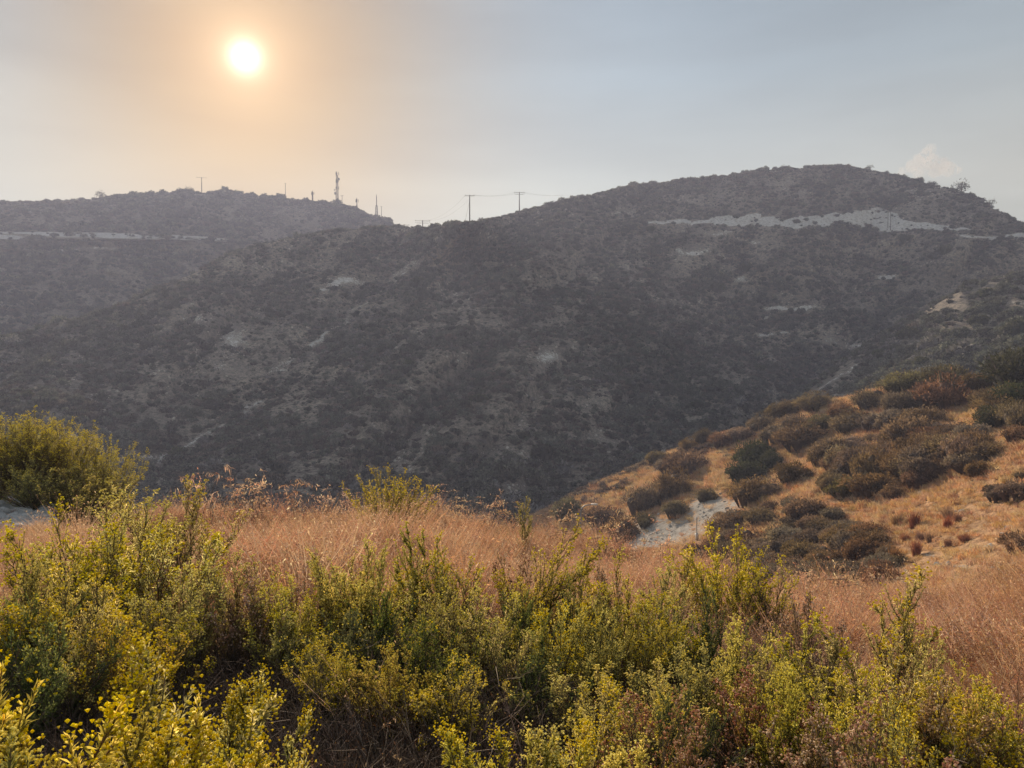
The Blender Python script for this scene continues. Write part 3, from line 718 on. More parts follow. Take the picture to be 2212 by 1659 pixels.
# skyline trees: open crowns with the limbs showing
sky_kits = [[('crown', bush_mesh('crown', rs, 420, 0.16, M['tree'], 1.0, 1.5, 8, core=False, open_=0.35), None), ('trunk', limb_mesh('trunk', rs, 1.5, 0.7, M['bark'], 6, 0.05), None)] for _ in range(2)]
low_kit = [('crown', bush_mesh('crown', rs, 500, 0.2, M['tree'], 1.0, 0.7, 8), None)]
for q, (sh, x, w, up, kit, lab, cat) in enumerate([
    (sD, 2078, 17, 1.0, sky_kits[0], 'lone airy tree leaning on the right shoulder of the summit skyline', 'tree'), (sD, 2138, 11, 0.4, sky_kits[1], 'thin bush low on the right skyline', 'bush'),
    (sD, 1365, 6, 1.0, sky_kits[1], 'spiky bush on the left flank of the summit skyline', 'bush'), (sD, 1690, 7, 0.8, sky_kits[0], 'leggy bush on the summit crest, left of the highest clump', 'bush'),
    (sD, 1745, 8, 0.2, low_kit, 'low dark clump at the left end of the summit crest', 'bush'), (sD, 1820, 8, 0.4, low_kit, 'rounded clump at the very top of the summit', 'bush'),
    (sD, 1880, 8, 0.5, sky_kits[1], 'twiggy bush on the summit crest, right of the rounded clump', 'bush'), (sD, 2010, 6, 0.5, sky_kits[0], 'small upright bush on the skyline beneath the cloud', 'bush'),
    (sD, 1600, 5, 0.6, low_kit, 'small knob of a bush on the rising skyline left of the summit', 'bush'), (sD, 1560, 5, 0.4, low_kit, 'small bush beside the knob on the rising skyline', 'bush'),
    (sE, 219, 11, 0.7, sky_kits[0], 'twiggy tree on the left hill skyline', 'tree'), (sE, 236, 6, 0.5, low_kit, 'round bush hugging the twiggy tree on the left skyline', 'bush'),
    (sE, 411, 10, 0.6, sky_kits[1], 'domed bush left of the crossarm pole on the left skyline', 'bush'), (sE, 352, 12, 0.1, low_kit, 'broad low bush on the left skyline', 'bush'), (sE, 472, 11, 0.2, low_kit, 'broad bush right of the crossarm pole', 'bush'),
    (sE, 515, 13, 0.5, low_kit, 'tallest rounded bush under the sun on the left skyline', 'bush'), (sE, 540, 11, 0.2, low_kit, 'bush beside the tallest rounded one on the left skyline', 'bush'), (sE, 590, 9, 0.3, low_kit, 'bush left of the thin pole on the left skyline', 'bush')]):
    vc = {id(sD): 5.0, id(sE): 4.0}[id(sh)]
    j = int(np.argmin(np.abs(sh.u - x * K))); ii = int(np.argmin(sh.py[:, j])); p = sh.P[ii, j]
    d = math.hypot(p[0], p[1]); s = w * K / F * d
    spawn(kit, 'tree' if cat == 'tree' else 'bush', lab, cat, (p[0], p[1], p[2] - 0.1 * s), random.uniform(0, 6), s, 'trees and bushes on the skyline')

# ------------------------------------------------------------------ shrubs on the golden slope
rs = np.random.RandomState(23)
def kitB(mat, n, leaf, rz, spiky=0.3, open_=0.55, limb=True):
    n = int(n * 1.25)
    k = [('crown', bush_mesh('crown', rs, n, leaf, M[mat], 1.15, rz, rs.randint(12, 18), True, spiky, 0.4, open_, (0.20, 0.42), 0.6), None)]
    if limb: k.append(('trunk', limb_mesh('trunk', rs, rz * 1.05, 0.95, M['twig'], 12, 0.022), None))
    return k
KB = {'brown': [kitB('drybush', 3600, 0.085, r) for r in (0.75, 0.9, 0.8)], 'grey': [kitB('greybush', 3600, 0.085, r, 0.25, 0.3) for r in (0.7, 0.85, 0.95)],
      'olive': [kitB('olive', 3600, 0.08, r) for r in (0.85, 0.95, 1.0)], 'green': [kitB('tree', 3600, 0.08, r) for r in (0.9, 1.0)],
      'cushion': [kitB('greybush', 500, 0.2, 0.6, 0.2, 0.1, False) for _ in range(3)], }
def z2(X, Y): return 1106 + X * 0.5, 719 + Y * 0.5
slope_shrubs = [   # zoom x, base y, width, kind, label
 (230, 815, 150, 'olive', 'brownish olive shrub at the left toe of the golden slope'), (390, 825, 170, 'brown', 'dark brown shrub behind the curved street lamp'),
 (560, 775, 190, 'brown', 'dark shrub in the long diagonal row above the track'), (690, 705, 170, 'brown', 'dark rounded shrub at the upper end of the diagonal row'),
 (745, 615, 200, 'brown', 'wide domed brown shrub between two golden patches near the left ridge'), (690, 600, 110, 'grey', 'grey brown shrub touching the wide domed one'),
 (700, 785, 110, 'olive', 'low olive shrub beside the pale scree'), (830, 725, 100, 'olive', 'low olive shrub pointing up the pale scree'),
 (570, 830, 120, 'olive', 'small olive shrub below the diagonal row'), (480, 890, 170, 'brown', 'reddish brown shrub at the lower left end of the pale scree'),
 (620, 570, 90, 'olive', 'small olive shrub on the lower ridge line'), (830, 478, 100, 'olive', 'round olive shrub standing on the ridge line'), (760, 500, 90, 'brown', 'low brown shrub on the ridge left of the round olive one'),
 (905, 495, 130, 'brown', 'brown shrub on the ridge above the big green one'), (1000, 455, 140, 'grey', 'grey shrub on the middle ridge line'), (1085, 420, 120, 'brown', 'dark shrub where the ridge begins to rise'),
 (1150, 380, 110, 'olive', 'olive brown shrub on the rising ridge'), (1215, 350, 120, 'brown', 'brown shrub above the small golden gap in the ridge'), (1310, 330, 140, 'brown', 'brown shrub left of the golden shelf under the ridge'),
 (1220, 420, 150, 'brown', 'dark brown shrub under the rising ridge'), (1140, 480, 150, 'grey', 'dusky shrub right of the big green one'), (1250, 490, 190, 'brown', 'large dusky shrub above the diagonal golden strip'), (1330, 430, 130, 'olive', 'olive shrub on top of the dusky group'),
 (1040, 570, 190, 'green', 'big green shrub in the centre of the golden slope'), (1000, 655, 160, 'green', 'dark green shrub just below the big green one'), (1110, 590, 110, 'green', 'dark shadowy shrub at the right foot of the big green one'),
 (1030, 735, 200, 'brown', 'large brown shrub below the dark green one'), (1120, 700, 110, 'brown', 'low brown tail of a shrub right of the large brown one'), (1200, 645, 130, 'olive', 'golden brown shrub alone between two grassy strips'),
 (1420, 385, 130, 'brown', 'dark brown shrub under the golden shelf'), (1480, 425, 150, 'brown', 'dark brown shrub above the narrow grassy strip'), (1560, 420, 120, 'grey', 'grey shrub between brown ones above the strip'),
 (1640, 415, 170, 'grey', 'pale grey rounded shrub in the upper thicket'), (1560, 330, 150, 'brown', 'brown shrub right of the golden shelf'), (1700, 355, 180, 'grey', 'silvery grey shrub crowning the upper thicket'),
 (1760, 400, 170, 'brown', 'dark shrub at the lower edge of the upper thicket'), (1850, 330, 170, 'brown', 'dark brown shrub at the right end of the upper thicket'), (1700, 250, 170, 'olive', 'olive brown shrub high on the right ridge'),
 (1790, 235, 150, 'olive', 'olive shrub on the ridge, next to the highest brown one'), (1860, 260, 160, 'olive', 'yellowish shrub on the ridge left of the round one'), (2005, 255, 150, 'olive', 'round olive shrub on the ridge left of the leaning poles'),
 (1930, 260, 100, 'olive', 'small yellowish shrub left of the round olive one'), (2180, 262, 270, 'green', 'tall dark green tree-like shrub on the ridge at the right edge'), (2100, 240, 90, 'olive', 'low golden brown shrub beside the ridge poles'),
 (2040, 320, 120, 'brown', 'reddish low shrub under the ridge poles'), (2110, 350, 160, 'brown', 'red brown shrub at the top of the right gully'), (2080, 420, 150, 'green', 'dark green shrub in the right gully'),
 (2160, 400, 150, 'olive', 'olive shrub at the right edge below the ridge'), (2170, 345, 190, 'green', 'large dark green shrub under the tall tree-like one at the right edge'), (2200, 420, 150, 'brown', 'brown shrub cut by the right edge, upper slope'),
 (2190, 470, 120, 'brown', 'dark shrub at the right edge, above the golden bank'), (2010, 465, 120, 'grey', 'faint grey shrub at the foot of the right gully'),
 (2012, 625, 100, 'brown', 'dark oblong shrub alone on the bare golden bank'), (2100, 720, 120, 'grey', 'grey brown shrub on the lower right bank'), (2180, 715, 110, 'grey', 'grey shrub by the right edge of the lower bank'), (2190, 950, 140, 'brown', 'dark brown bush at the lower right edge of the slope'),
 (2195, 630, 60, 'brown', 'small brown shrub at the right edge on the bank'), (1450, 700, 150, 'olive', 'round olive shrub at the lower tip of the main thicket'), (1360, 690, 120, 'brown', 'brown shrub left of the round olive one'),
 (1750, 590, 30, 'brown', 'tiny dark tuft on the golden bank')]
def inpoly(p, poly):
    c = False; n = len(poly)
    for i in range(n):
        (x1, y1), (x2, y2) = poly[i], poly[i - 1]
        if (y1 > p[1]) != (y2 > p[1]) and p[0] < (x2 - x1) * (p[1] - y1) / (y2 - y1) + x1: c = not c
    return c
def fillpoly(poly, n, w0, w1, kinds, lab, rs, mind=25):
    xs = [p[0] for p in poly]; ys = [p[1] for p in poly]; out = []
    for _ in range(n * 40):
        p = (rs.uniform(min(xs), max(xs)), rs.uniform(min(ys), max(ys)))
        if inpoly(p, poly) and all(math.hypot(p[0] - q[0], (p[1] - q[1]) * 1.5) > mind for q in out): out.append(p)
        if len(out) >= n: break
    q1, q2 = np.percentile([p[1] for p in out], [33, 67]); h1, h2 = np.percentile([p[0] for p in out], [33, 67]); res = []
    for x, y in out:
        kd = kinds[rs.randint(len(kinds))]
        pos = (('upper ' if y < q1 else 'lower ' if y > q2 else 'middle ') + ('left' if x < h1 else 'right' if x > h2 else 'centre')) + ' part'
        res.append((x, y, rs.uniform(w0, w1), kd, lab.replace('KIND', {'grey': 'grey', 'brown': 'brown'}.get(kd, 'grey')) + ', ' + pos))
    return res
thick1 = [(1270, 560), (1450, 490), (1700, 450), (1900, 450), (2120, 520), (2000, 590), (1830, 650), (1720, 700), (1640, 745), (1580, 720), (1500, 680), (1400, 680), (1300, 640)]
thick2 = [(930, 815), (1100, 775), (1330, 775), (1480, 845), (1640, 925), (1650, 990), (1620, 1120), (1200, 1120), (1050, 1020), (850, 940)]
thick3 = [(800, 960), (1050, 900), (1150, 1100), (850, 1050)]
fills = fillpoly(thick1, 62, 60, 175, ['brown', 'brown', 'grey', 'brown', 'brown'], 'dusky KIND shrub in the dense thicket across the middle of the slope', rs)
fills += fillpoly(thick2, 76, 55, 160, ['grey', 'brown', 'brown'], 'dull leafless KIND shrub in the thicket at the foot of the slope', rs)
fills += fillpoly(thick3, 14, 80, 120, ['brown'], 'dark shrub in the shade just beyond the field edge', rs)
cush = fillpoly([(180, 730), (330, 640), (560, 560), (720, 510), (860, 480), (900, 510), (700, 560), (520, 640), (380, 730), (260, 760)], 85, 22, 52, ['cushion'], 'small grey cushion shrub on the pale ridge', rs, 19)
cush += fillpoly([(870, 520), (960, 500), (950, 540), (880, 560)], 4, 24, 40, ['cushion'], 'small grey cushion shrub beside the ridge grass', rs, 22)
reeds = [(1660, 835, 70), (1700, 830, 60), (1735, 840, 60), (1880, 800, 70), (1925, 820, 60), (1870, 850, 60), (1760, 900, 60), (1800, 905, 55), (1690, 905, 60), (1740, 960, 60), (1640, 1000, 90), (1610, 960, 60), (1440, 1095, 50), (1950, 900, 50), (1880, 930, 50)]
cnt = 0
for (x, y, w, kd, lab) in slope_shrubs + fills + cush:
    X, Y = z2(x, y); p = sB.hit(X, Y, 3.0); d = math.hypot(p[0], p[1])
    s = w * 0.5 * K / F * d * (0.58 if kd != 'cushion' else 0.6)
    ks = KB[kd]; cnt += 1
    grp = {'cushion': 'small grey cushion shrubs on the ridge'}.get(kd, 'shrubs on the golden slope')
    spawn(ks[cnt % len(ks)], 'shrub', lab, 'shrub', (p[0], p[1], p[2] - 0.12 * s), rs.rand() * 6.28, (s * rs.uniform(0.8, 1.35), s * rs.uniform(0.7, 1.1), s * rs.uniform(0.85, 1.3)), grp)
KB['reed'] = [[('blades', tuft_mesh('blades', rs, 420, 1.7, M['redgrass'], 0.62, 0.05, 0.55), 'stuff')] for _ in range(2)]
for (x, y, w) in reeds:
    X, Y = z2(x, y); p = sB.hit(X, Y, 3.0); d = math.hypot(p[0], p[1]); s = w * 0.5 * K / F * d * 0.5; cnt += 1
    spawn(KB['reed'][cnt % 2], 'grass_tussock', 'tall reddish brown tussock of dry grass on the lower golden bank, ' + ('upper' if y < 870 else 'lower') + (' left' if x < 1780 else ' right') + ' cluster', 'grass tussock', (p[0], p[1], p[2] - 0.1 * s), rs.rand() * 6.28, (s * rs.uniform(0.5, 1.1), s * rs.uniform(0.5, 1.1), s * rs.uniform(0.7, 1.5)), 'reddish tussocks on the golden bank', (rs.normal() * 0.16, rs.normal() * 0.16, rs.rand() * 6))

# grass cover of the golden slope
gold_kits = [tuft_mesh('golden_tuft', rs, 60, 0.42, M['gold'], 0.45, 0.035, 0.9) for _ in range(5)] + [tuft_mesh('golden_tuft', rs, 60, 0.55, M['redgrass'], 0.4, 0.03, 0.6)]
P, X, Y, rk, nn = sB.sample(52000, rs, 3.2)
dn = fbm(P[:, 0] * 0.16, P[:, 1] * 0.16, 3, 2)
m = (rs.rand(len(P)) < np.clip(1 - np.clip(rk + 0.3, 0, 1) * 1.3, 0.02, 1) * np.clip((dn - 0.25) * 3, 0.3, 1))
P = P[m]; dn = dn[m]; k = len(P)
sc_ = rs.uniform(0.6, 1.35, k) * np.clip(np.hypot(P[:, 0], P[:, 1]) / 70, 0.75, 1.5)
idx = np.where(rs.rand(k) < np.clip((dn - 0.55) * 1.6, 0.03, 0.5), 5, rs.randint(0, 5, k))
scatter('golden_grass', gold_kits, P, rs.rand(k) * 6.28, np.zeros((k, 2)), np.stack([sc_, sc_, sc_ * rs.uniform(0.6, 1.1, k)], 1), idx)

# rocks
def rock_mesh(name, rs, mat):
    import bmesh
    bm = bmesh.new(); bmesh.ops.create_icosphere(bm, subdivisions=2, radius=1.0)
    ax = rs.uniform(0.6, 1.2, 3)
    pl = rs.normal(size=(7, 3)); pl /= np.linalg.norm(pl, axis=1)[:, None]; h = rs.uniform(0.55, 0.85, 7)
    for v in bm.verts:
        c = np.array(v.co)
        for q in range(7):
            e_ = c @ pl[q] - h[q]
            if e_ > 0: c = c - pl[q] * e_ * 0.9
        v.co = Vector(c * ax * (1 + 0.05 * rs.normal()))
    me = bpy.data.meshes.new(name); bm.to_mesh(me); bm.free(); me.materials.append(mat)
    return me
rocks = [rock_mesh('rock', rs, M['rock']) for _ in range(5)]
for k_, (x, y, w) in enumerate([(2140, 845, 60), (2125, 870, 36), (1780, 870, 26), (1830, 1010, 60), (1880, 1005, 44), (1700, 1030, 40), (2040, 995, 22), (2070, 990, 20), (2100, 1000, 26), (2130, 985, 20), (2160, 1000, 24), (2190, 990, 20),
        (2000, 800, 18), (1960, 860, 20), (1985, 930, 26), (1945, 955, 20), (1860, 925, 24), (1895, 915, 18), (1820, 745, 20), (1760, 690, 26), (2110, 940, 20), (2180, 1020, 26), (2075, 1015, 22), (1520, 745, 26), (1250, 615, 24), (1280, 605, 20), (1225, 640, 20)]):
    X, Y = z2(x, y); p = sB.hit(X, Y, 3.0); d = math.hypot(p[0], p[1]); s = w * 0.5 * K / F * d * 0.5
    o = link('rock', rocks[k_ % 5]); o.location = (p[0], p[1], p[2] + 0.1 * s); o.scale = (s, s * 0.8, s * 0.5); o.rotation_euler = (0.2, 0.1, rs.rand() * 6)
    o['label'] = ('pale flat slab of rock at the right edge below the dark shrubs' if k_ == 0 else 'long pale slab lying at the foot of the golden bank' if k_ == 3 else 'small pale rock in the dry grass of the golden bank, ' + ('upper ' if y < 880 else 'lower ') + ('right part' if x > 2020 else 'middle part' if x > 1850 else 'left part')); o['category'] = 'rock'; o['group'] = 'pale rocks on the golden bank'
# loose pale stones
P, X, Y, rk, nn = sB.sample(9000, rs, 3.0)
m = (rk > 0.12) & (rs.rand(len(P)) < 0.9); P = P[m][:2600]; k = len(P); s = 0.06 + 0.22 * rs.rand(k) ** 3
scatter('loose_stones', rocks, P, rs.rand(k) * 6.28, rs.rand(k, 2), np.stack([s, s, s * 0.6], 1), rs.randint(0, 5, k))
P, X, Y, rk, nn = sD.sample(60000, rs, 5.0)
m = (rk > 0.15); P = P[m][:9000]; k = len(P); s = 0.12 + 0.5 * rs.rand(k) ** 3
scatter('loose_stones', rocks, P, rs.rand(k) * 6.28, rs.rand(k, 2), np.stack([s, s, s * 0.7], 1), rs.randint(0, 5, k))

# ------------------------------------------------------------------ poles, masts, lamp
def crest(sh, x):
    j = int(np.argmin(np.abs(sh.u - x * K))); i = int(np.argmin(sh.py[:, j])); return sh.P[i, j].copy()
def mpp(p): return math.hypot(p[0], p[1]) / F / 1.0          # metres per 1024-px pixel at that distance
def util_pole(x, ytop, ybase, sh, lab, arms=1, armw=1.8, slant=0.0, base=None, thick=0.16):
    p = crest(sh, x) if base is None else base
    u = mpp(p); h = (ybase - ytop) * K * u + 1.5
    t = thing('utility_pole', lab, 'utility pole', (p[0], p[1], p[2] - 1.2), math.atan2(-p[0], p[1]) + slant, group='poles along the hilltops')
    b = MB(); b.tube([[0, 0, 0], [0, 0, h * 0.5], [0, 0, h]], [thick * 1.2, thick, thick * 0.75], 8); link('pole', b.mesh('pole', M['wood']), t)
    for k in range(arms):
        z = h - 0.25 - 0.9 * k; b = MB(); b.box((0, -0.14, z), (armw * (1 - 0.2 * k), 0.12, 0.14)); ca = link('crossarm', b.mesh('crossarm', M['wood']), t)
        for s_ in (-1, 0, 1) if k == 0 else (-1, 1):
            b = MB(); b.tube([[s_ * armw * 0.46, -0.14, z + 0.07], [s_ * armw * 0.46, -0.14, z + 0.22], [s_ * armw * 0.46, -0.14, z + 0.42]], [0.05, 0.10, 0.06], 6); link('insulator', b.mesh('insulator', M['dark']), ca)
    return t, Vector((p[0], p[1], p[2] - 1.2 + h)), h
util_pole(435, 385, 417, sE, 'wooden pole with a wide flat crossarm under the sun on the left hill', 1, 7.0, thick=0.26)
util_pole(617, 394, 428, sE, 'thin bare pole left of the antennas on the left hill', 1, 1.2, thick=0.2)
util_pole(741, 419, 442, sE, 'short pole immediately right of the tall lattice tower', 1, 2.0, thick=0.2)
util_pole(822, 443, 474, sE, 'thin pole beside the slender lattice mast', 1, 1.2, thick=0.2)
util_pole(871, 483, 489, sD, 'tiny pole top peeping over the saddle', 1, 4.5, thick=0.16)
_, topA, _ = util_pole(915, 475, 490, sD, 'short pole with a double crossarm on the saddle', 2, 6.6, thick=0.2)
_, topB, _ = util_pole(1017, 421, 484, sD, 'tallest wooden pole standing at the right side of the saddle', 1, 3.6, thick=0.2)
_, topC, _ = util_pole(1120, 414, 456, sD, 'wooden pole with doubled crossarms on the slope rising to the summit', 2, 5.2, thick=0.24)
for (x, yt, yb, lab) in [(1915, 462, 493, 'dark pole standing in front of the pale road cut, left of a pair'), (1923, 458, 497, 'dark pole standing in front of the pale road cut, right of a pair')]:
    util_pole(x, yt, yb, sD, lab, 0, base=sD.hit(x, yb, 5.0), thick=0.13)
util_pole(243, 503, 520, sE, 'small dark pole in front of the left road cut', 0, base=sE.hit(243, 520, 4.0), thick=0.2)
def wire(a, b, sag, lab, off):
    tt = np.linspace(0, 1, 14)[:, None]; a = np.array(a) + off; b = np.array(b) + off
    p = a * (1 - tt) + b * tt; p[:, 2] -= sag * 4 * (tt * (1 - tt))[:, 0]
    m = MB(); m.tube(p, 0.022, 4); o = link('power_line', m.mesh('power_line', M['dark'])); o['label'] = lab; o['category'] = 'power line'; o['group'] = 'wires strung between the hilltop poles'
endD = crest(sD, 1230) + np.array([0, 20, 7.5])
for k_, (ox, nm) in enumerate([(-1.4, 'left'), (1.4, 'right')]):
    off = np.array([ox, 0, 0.2])
    wire(topA, topB, 3.0, 'thin wire sagging from the short saddle pole to the tallest pole, ' + ('upper' if k_ else 'lower') + ' of two', off)
    wire(topB, topC, 1.2, 'thin wire from the tallest pole to the doubled crossarms, ' + ('farther' if k_ else 'nearer') + ' of two', off)
    wire(topC, endD, 1.0, 'thin wire running right behind the summit slope, ' + ('farther' if k_ else 'nearer') + ' of two', off)
m = MB(); a = np.array(topB); q = crest(sD, 1006); m.tube([a - [0, 0, 2], [q[0], a[1], q[2] - 0.5]], 0.03, 4); o = link('guy_wire', m.mesh('guy_wire', M['dark'])); o['label'] = 'slanting stay wire of the tallest wooden pole'; o['category'] = 'stay wire'

def lattice(x, ytop, ybase, lab, w0, w1, frac=1.0, dishes=0, panels=0, spike=0.0):
    p = crest(sE, x); u = mpp(p); h = (ybase - ytop) * K * u + 1.5
    t = thing('lattice_tower', lab, 'radio mast', (p[0], p[1], p[2] - 1.2), 0.3, group='radio masts on the left hill')
    hb = h * (1 - spike)
    n = max(5, int(hb / ((w0 + w1) / 2 * 1.25)))
    fr = MB(); br = MB()
    cs = [(-1, -1), (1, -1), (1, 1), (-1, 1)]
    zz = np.linspace(0, hb, n + 1); ww = (w0 + (w1 - w0) * zz / hb) / 2
    for (cx, cy_) in cs: fr.tube(np.stack([cx * ww, cy_ * ww, zz], 1), 0.13, 4)
    for k in range(n):
        for s_ in range(4):
            a, b = cs[s_], cs[(s_ + 1) % 4]
            br.tube([[a[0] * ww[k], a[1] * ww[k], zz[k]], [b[0] * ww[k + 1], b[1] * ww[k + 1], zz[k + 1]]], 0.09, 3)
            br.tube([[b[0] * ww[k], b[1] * ww[k], zz[k]], [a[0] * ww[k + 1], a[1] * ww[k + 1], zz[k + 1]]], 0.09, 3)
            br.tube([[a[0] * ww[k], a[1] * ww[k], zz[k]], [b[0] * ww[k], b[1] * ww[k], zz[k]]], 0.09, 3)
    link('frame', fr.mesh('frame', M['dark']), t); link('bracing', br.mesh('bracing', M['dark']), t)
    if spike:
        b = MB(); b.tube([[0, 0, hb - 0.5], [0, 0, h * 0.9], [0, 0, h]], [0.3, 0.3, 0.08], 6); link('antenna', b.mesh('antenna', M['dark']), t)
    for k in range(dishes):
        z = h * (0.12 + 0.78 * ((k * 0.37) % 1)); a = k * 2.3; r = 0.75 + 0.3 * (k % 2)
        b = MB(); th = np.linspace(0, 2 * math.pi, 13)[:-1]; cx = math.cos(a) * (w0 * 0.5 + 0.9); cy_ = math.sin(a) * (w0 * 0.5 + 0.9)
        dn_ = np.array([math.cos(a), math.sin(a), 0]); sd = np.array([-math.sin(a), math.cos(a), 0]); c = np.array([cx, cy_, z])
        ring = [c + dn_ * q + r * rr_ * (np.cos(th)[:, None] * sd + np.sin(th)[:, None] * np.array([0, 0, 1.0])) for q, rr_ in ((-0.35, 0.15), (-0.2, 0.6), (0.15, 1.0), (0.25, 0.98), (0.26, 0.1))]
        Vv = np.concatenate(ring); ii = np.arange(4)[:, None] * 12; jj = np.arange(12)[None]; j2 = (jj + 1) % 12
        b.add(Vv, np.stack([ii + jj, ii + j2, ii + 12 + j2, ii + 12 + jj], -1).reshape(-1, 4)); link('dish', b.mesh('dish', M['metal']), t)
        b = MB(); b.tube([[cx * 0.4, cy_ * 0.4, z], [cx, cy_, z]], 0.07, 4); link('bracket', b.mesh('bracket', M['dark']), t)
    for k in range(panels):
        z = h * (0.55 + 0.4 * (k // 3) / max(1, (panels - 1) // 3)) if panels > 3 else h * 0.8; a = k * 2.094
        rr_ = w1 * 0.5 + 0.7; b = MB(); b.box((math.cos(a) * rr_, math.sin(a) * rr_, z), (0.3, 0.5, 2.2), a); link('antenna', b.mesh('antenna', M['dark']), t)
        b = MB(); b.tube([[0, 0, z], [math.cos(a) * rr_, math.sin(a) * rr_, z]], 0.06, 4); link('bracket', b.mesh('bracket', M['dark']), t)
    return t
lattice(728, 369, 440, 'tall lattice tower crowded with dishes and dark antennas on the left hill', 2.0, 1.1, dishes=6, panels=9, spike=0.1)
lattice(812, 420, 472, 'slender lattice mast with a tall spike near the saddle', 1.9, 1.1, panels=0, spike=0.42)
lattice(675, 412, 437, 'short mast with small panels left of the tall tower', 0.7, 0.7, panels=3, spike=0.12)
lattice(771, 425, 454, 'small mast with clustered panels right of the tall tower', 0.8, 0.6, panels=3, spike=0.45)

# curved street lamp beyond the field edge
p = at(1254 * K, 1095 * K, 84.0); top = at(1254 * K, 1112 * K, 84.0)
base_z = -27.0
htop = float(at(1264 * K, 1091 * K, 84.0)[2] - base_z)
t = thing('street_lamp', 'curved grey street lamp rising behind the dry field at the foot of the golden slope', 'street lamp', (float(p[0]), float(p[1]), base_z))
b = MB(); th = np.linspace(0, math.pi / 2, 7); R_ = 0.8
pts = [[0, 0, 0], [0, 0, htop * 0.5]] + [[R_ * (1 - math.cos(a)), 0, htop - R_ + R_ * math.sin(a)] for a in th] + [[R_ + 0.5, 0, htop + 0.06]]
b.tube(pts, [0.12, 0.10] + [0.075] * 7 + [0.06], 8); link('pole', b.mesh('pole', M['metal']), t)
b = MB(); b.box((R_ + 0.7, 0, htop + 0.08), (0.7, 0.30, 0.14)); b.box((R_ + 0.72, 0, htop - 0.01), (0.5, 0.22, 0.05)); link('lamp_head', b.mesh('lamp_head', M['white']), t)
# slim posts seen against the pale scree
def post(x, yt, yb, d, lab, sign):
    p0 = sB.hit(x, yb, 3.0); d = math.hypot(p0[0], p0[1]); h = float(at(x * K, yt * K, d)[2] - p0[2]) + 0.3
    t = thing('marker_post', lab, 'post', (float(p0[0]), float(p0[1]), float(p0[2]) - 0.3))
    b = MB(); b.tube([[0, 0, 0], [0, 0, h]], 0.045, 6); link('pole', b.mesh('pole', M['metal']), t)
    if sign:
        b = MB(); b.box((0, -0.09, h * 0.77), (0.55, 0.05, 0.32)); link('sign', b.mesh('sign', M['red']), t)
    else:
        b = MB(); b.box((0, 0, 0.7), (0.26, 0.2, 0.7)); link('box', b.mesh('box', M['white']), t)
post(1551, 1116, 1151, 64, 'slim post with a small red sign in front of dark shrubs', True)
post(1500, 1117, 1166, 60, 'slim pale post with a white box low on the pale scree', False)
# leaning and fallen poles on the slope
def stick(name, a, b_, lab, r=0.1, dz=(0.3, 0.3)):
    A = sB.hit(a[0], a[1], 3.0); dA = math.hypot(A[0], A[1]); B = at(b_[0] * K, b_[1] * K, dA + 0.5)
    m = MB(); m.tube([A + [0, 0, -0.3], (A + B) / 2 + [0, 0, 0.05], B], [r, r * 0.8, r * 0.6], 6)
    o = link(name, m.mesh(name, M['palewood'])); o['label'] = lab; o['category'] = 'wooden pole'
stick('fallen_pole', (1798, 988), (1838, 953), 'pale bare pole lying aslant over the thicket on the golden slope', 0.11)
stick('leaning_pole', (2144, 820), (2133, 796), 'short bleached pole leaning left on the ridge beside the dark tree', 0.10)
stick('leaning_pole', (2158, 858), (2152, 836), 'bleached pole leaning below the ridge under the dark tree', 0.09)

# ------------------------------------------------------------------ field: grass, weeds, flowering shrubs
rs = np.random.RandomState(41)
grass_kits = [tuft_mesh('grass_tuft', rs, 46, 0.50 if q_ < 5 else 0.78, M['drygrass'], 0.16, 0.0055, 0.7, 3) for q_ in range(7)]
short_kits = [tuft_mesh('grass_tuft', rs, 40, 0.24, M['dryleaf'], 0.14, 0.006, 1.4, 1) for _ in range(3)]
def polar(n, r0, r1, a0, a1, rs):
    r = np.sqrt(rs.uniform(r0 * r0, r1 * r1, n)); a = rs.uniform(math.radians(a0), math.radians(a1), n)
    return r * np.sin(a), r * np.cos(a)
x1, y1 = polar(36000, 2.0, 21.5, -39, 39, rs)
rk = np.full(len(x1), 0.0)
z1 = field_z(x1, y1)
pxx = 512 + F * x1 / y1; pyy = 360 - F * z1 / y1; rr1 = np.hypot(x1, y1); ree = ip(pxx, RE)
stony = blobs(pxx / K, pyy / K, [(30, 1120, 105, 26, 1.2), (-60, 1130, 150, 36, 1.2)])
dens = np.clip((rr1 - 4.0) / 3.0, 0.25, 1) * np.where(stony > 0.1, 0.03, 1) * (rr1 < ree + 0.6)
patch = fbm(x1 * 0.5, y1 * 0.5, 3, 8)
lowg = (pxx < 66) & (rr1 > 8); dens = np.where((pxx < 62) & (rr1 > 15.2), 0.02, dens)
m = rs.rand(len(x1)) < dens * np.clip(0.5 + patch, 0, 1)
x1, y1, z1, rr1, patch, pxx, ree, lowg = [v[m] for v in (x1, y1, z1, rr1, patch, pxx, ree, lowg)]; k = len(x1)
sc_ = rs.uniform(0.65, 1.15, k) * np.clip(0.1 + 1.9 * patch, 0.5, 1.5) * np.clip(rr1 / 7, 0.6, 1) * np.where(lowg, 0.4, 1)
idx = np.where(rs.rand(k) < np.clip((7.5 - rr1) / 4, 0.06, 0.75), 7 + rs.randint(0, 3, k), rs.randint(0, 7, k))
q_ = fbm(x1 * 0.8, y1 * 0.8, 2, 77); idx = np.where((rs.rand(k) < np.clip((q_ - 0.42) * 5, 0.05, 0.9)), 10 + rs.randint(0, 3, k), idx)
gk2 = [tuft_mesh('grass_tuft', rs, 46, 0.44, M['redgrass'], 0.16, 0.006, 0.8, 3) for _ in range(3)]
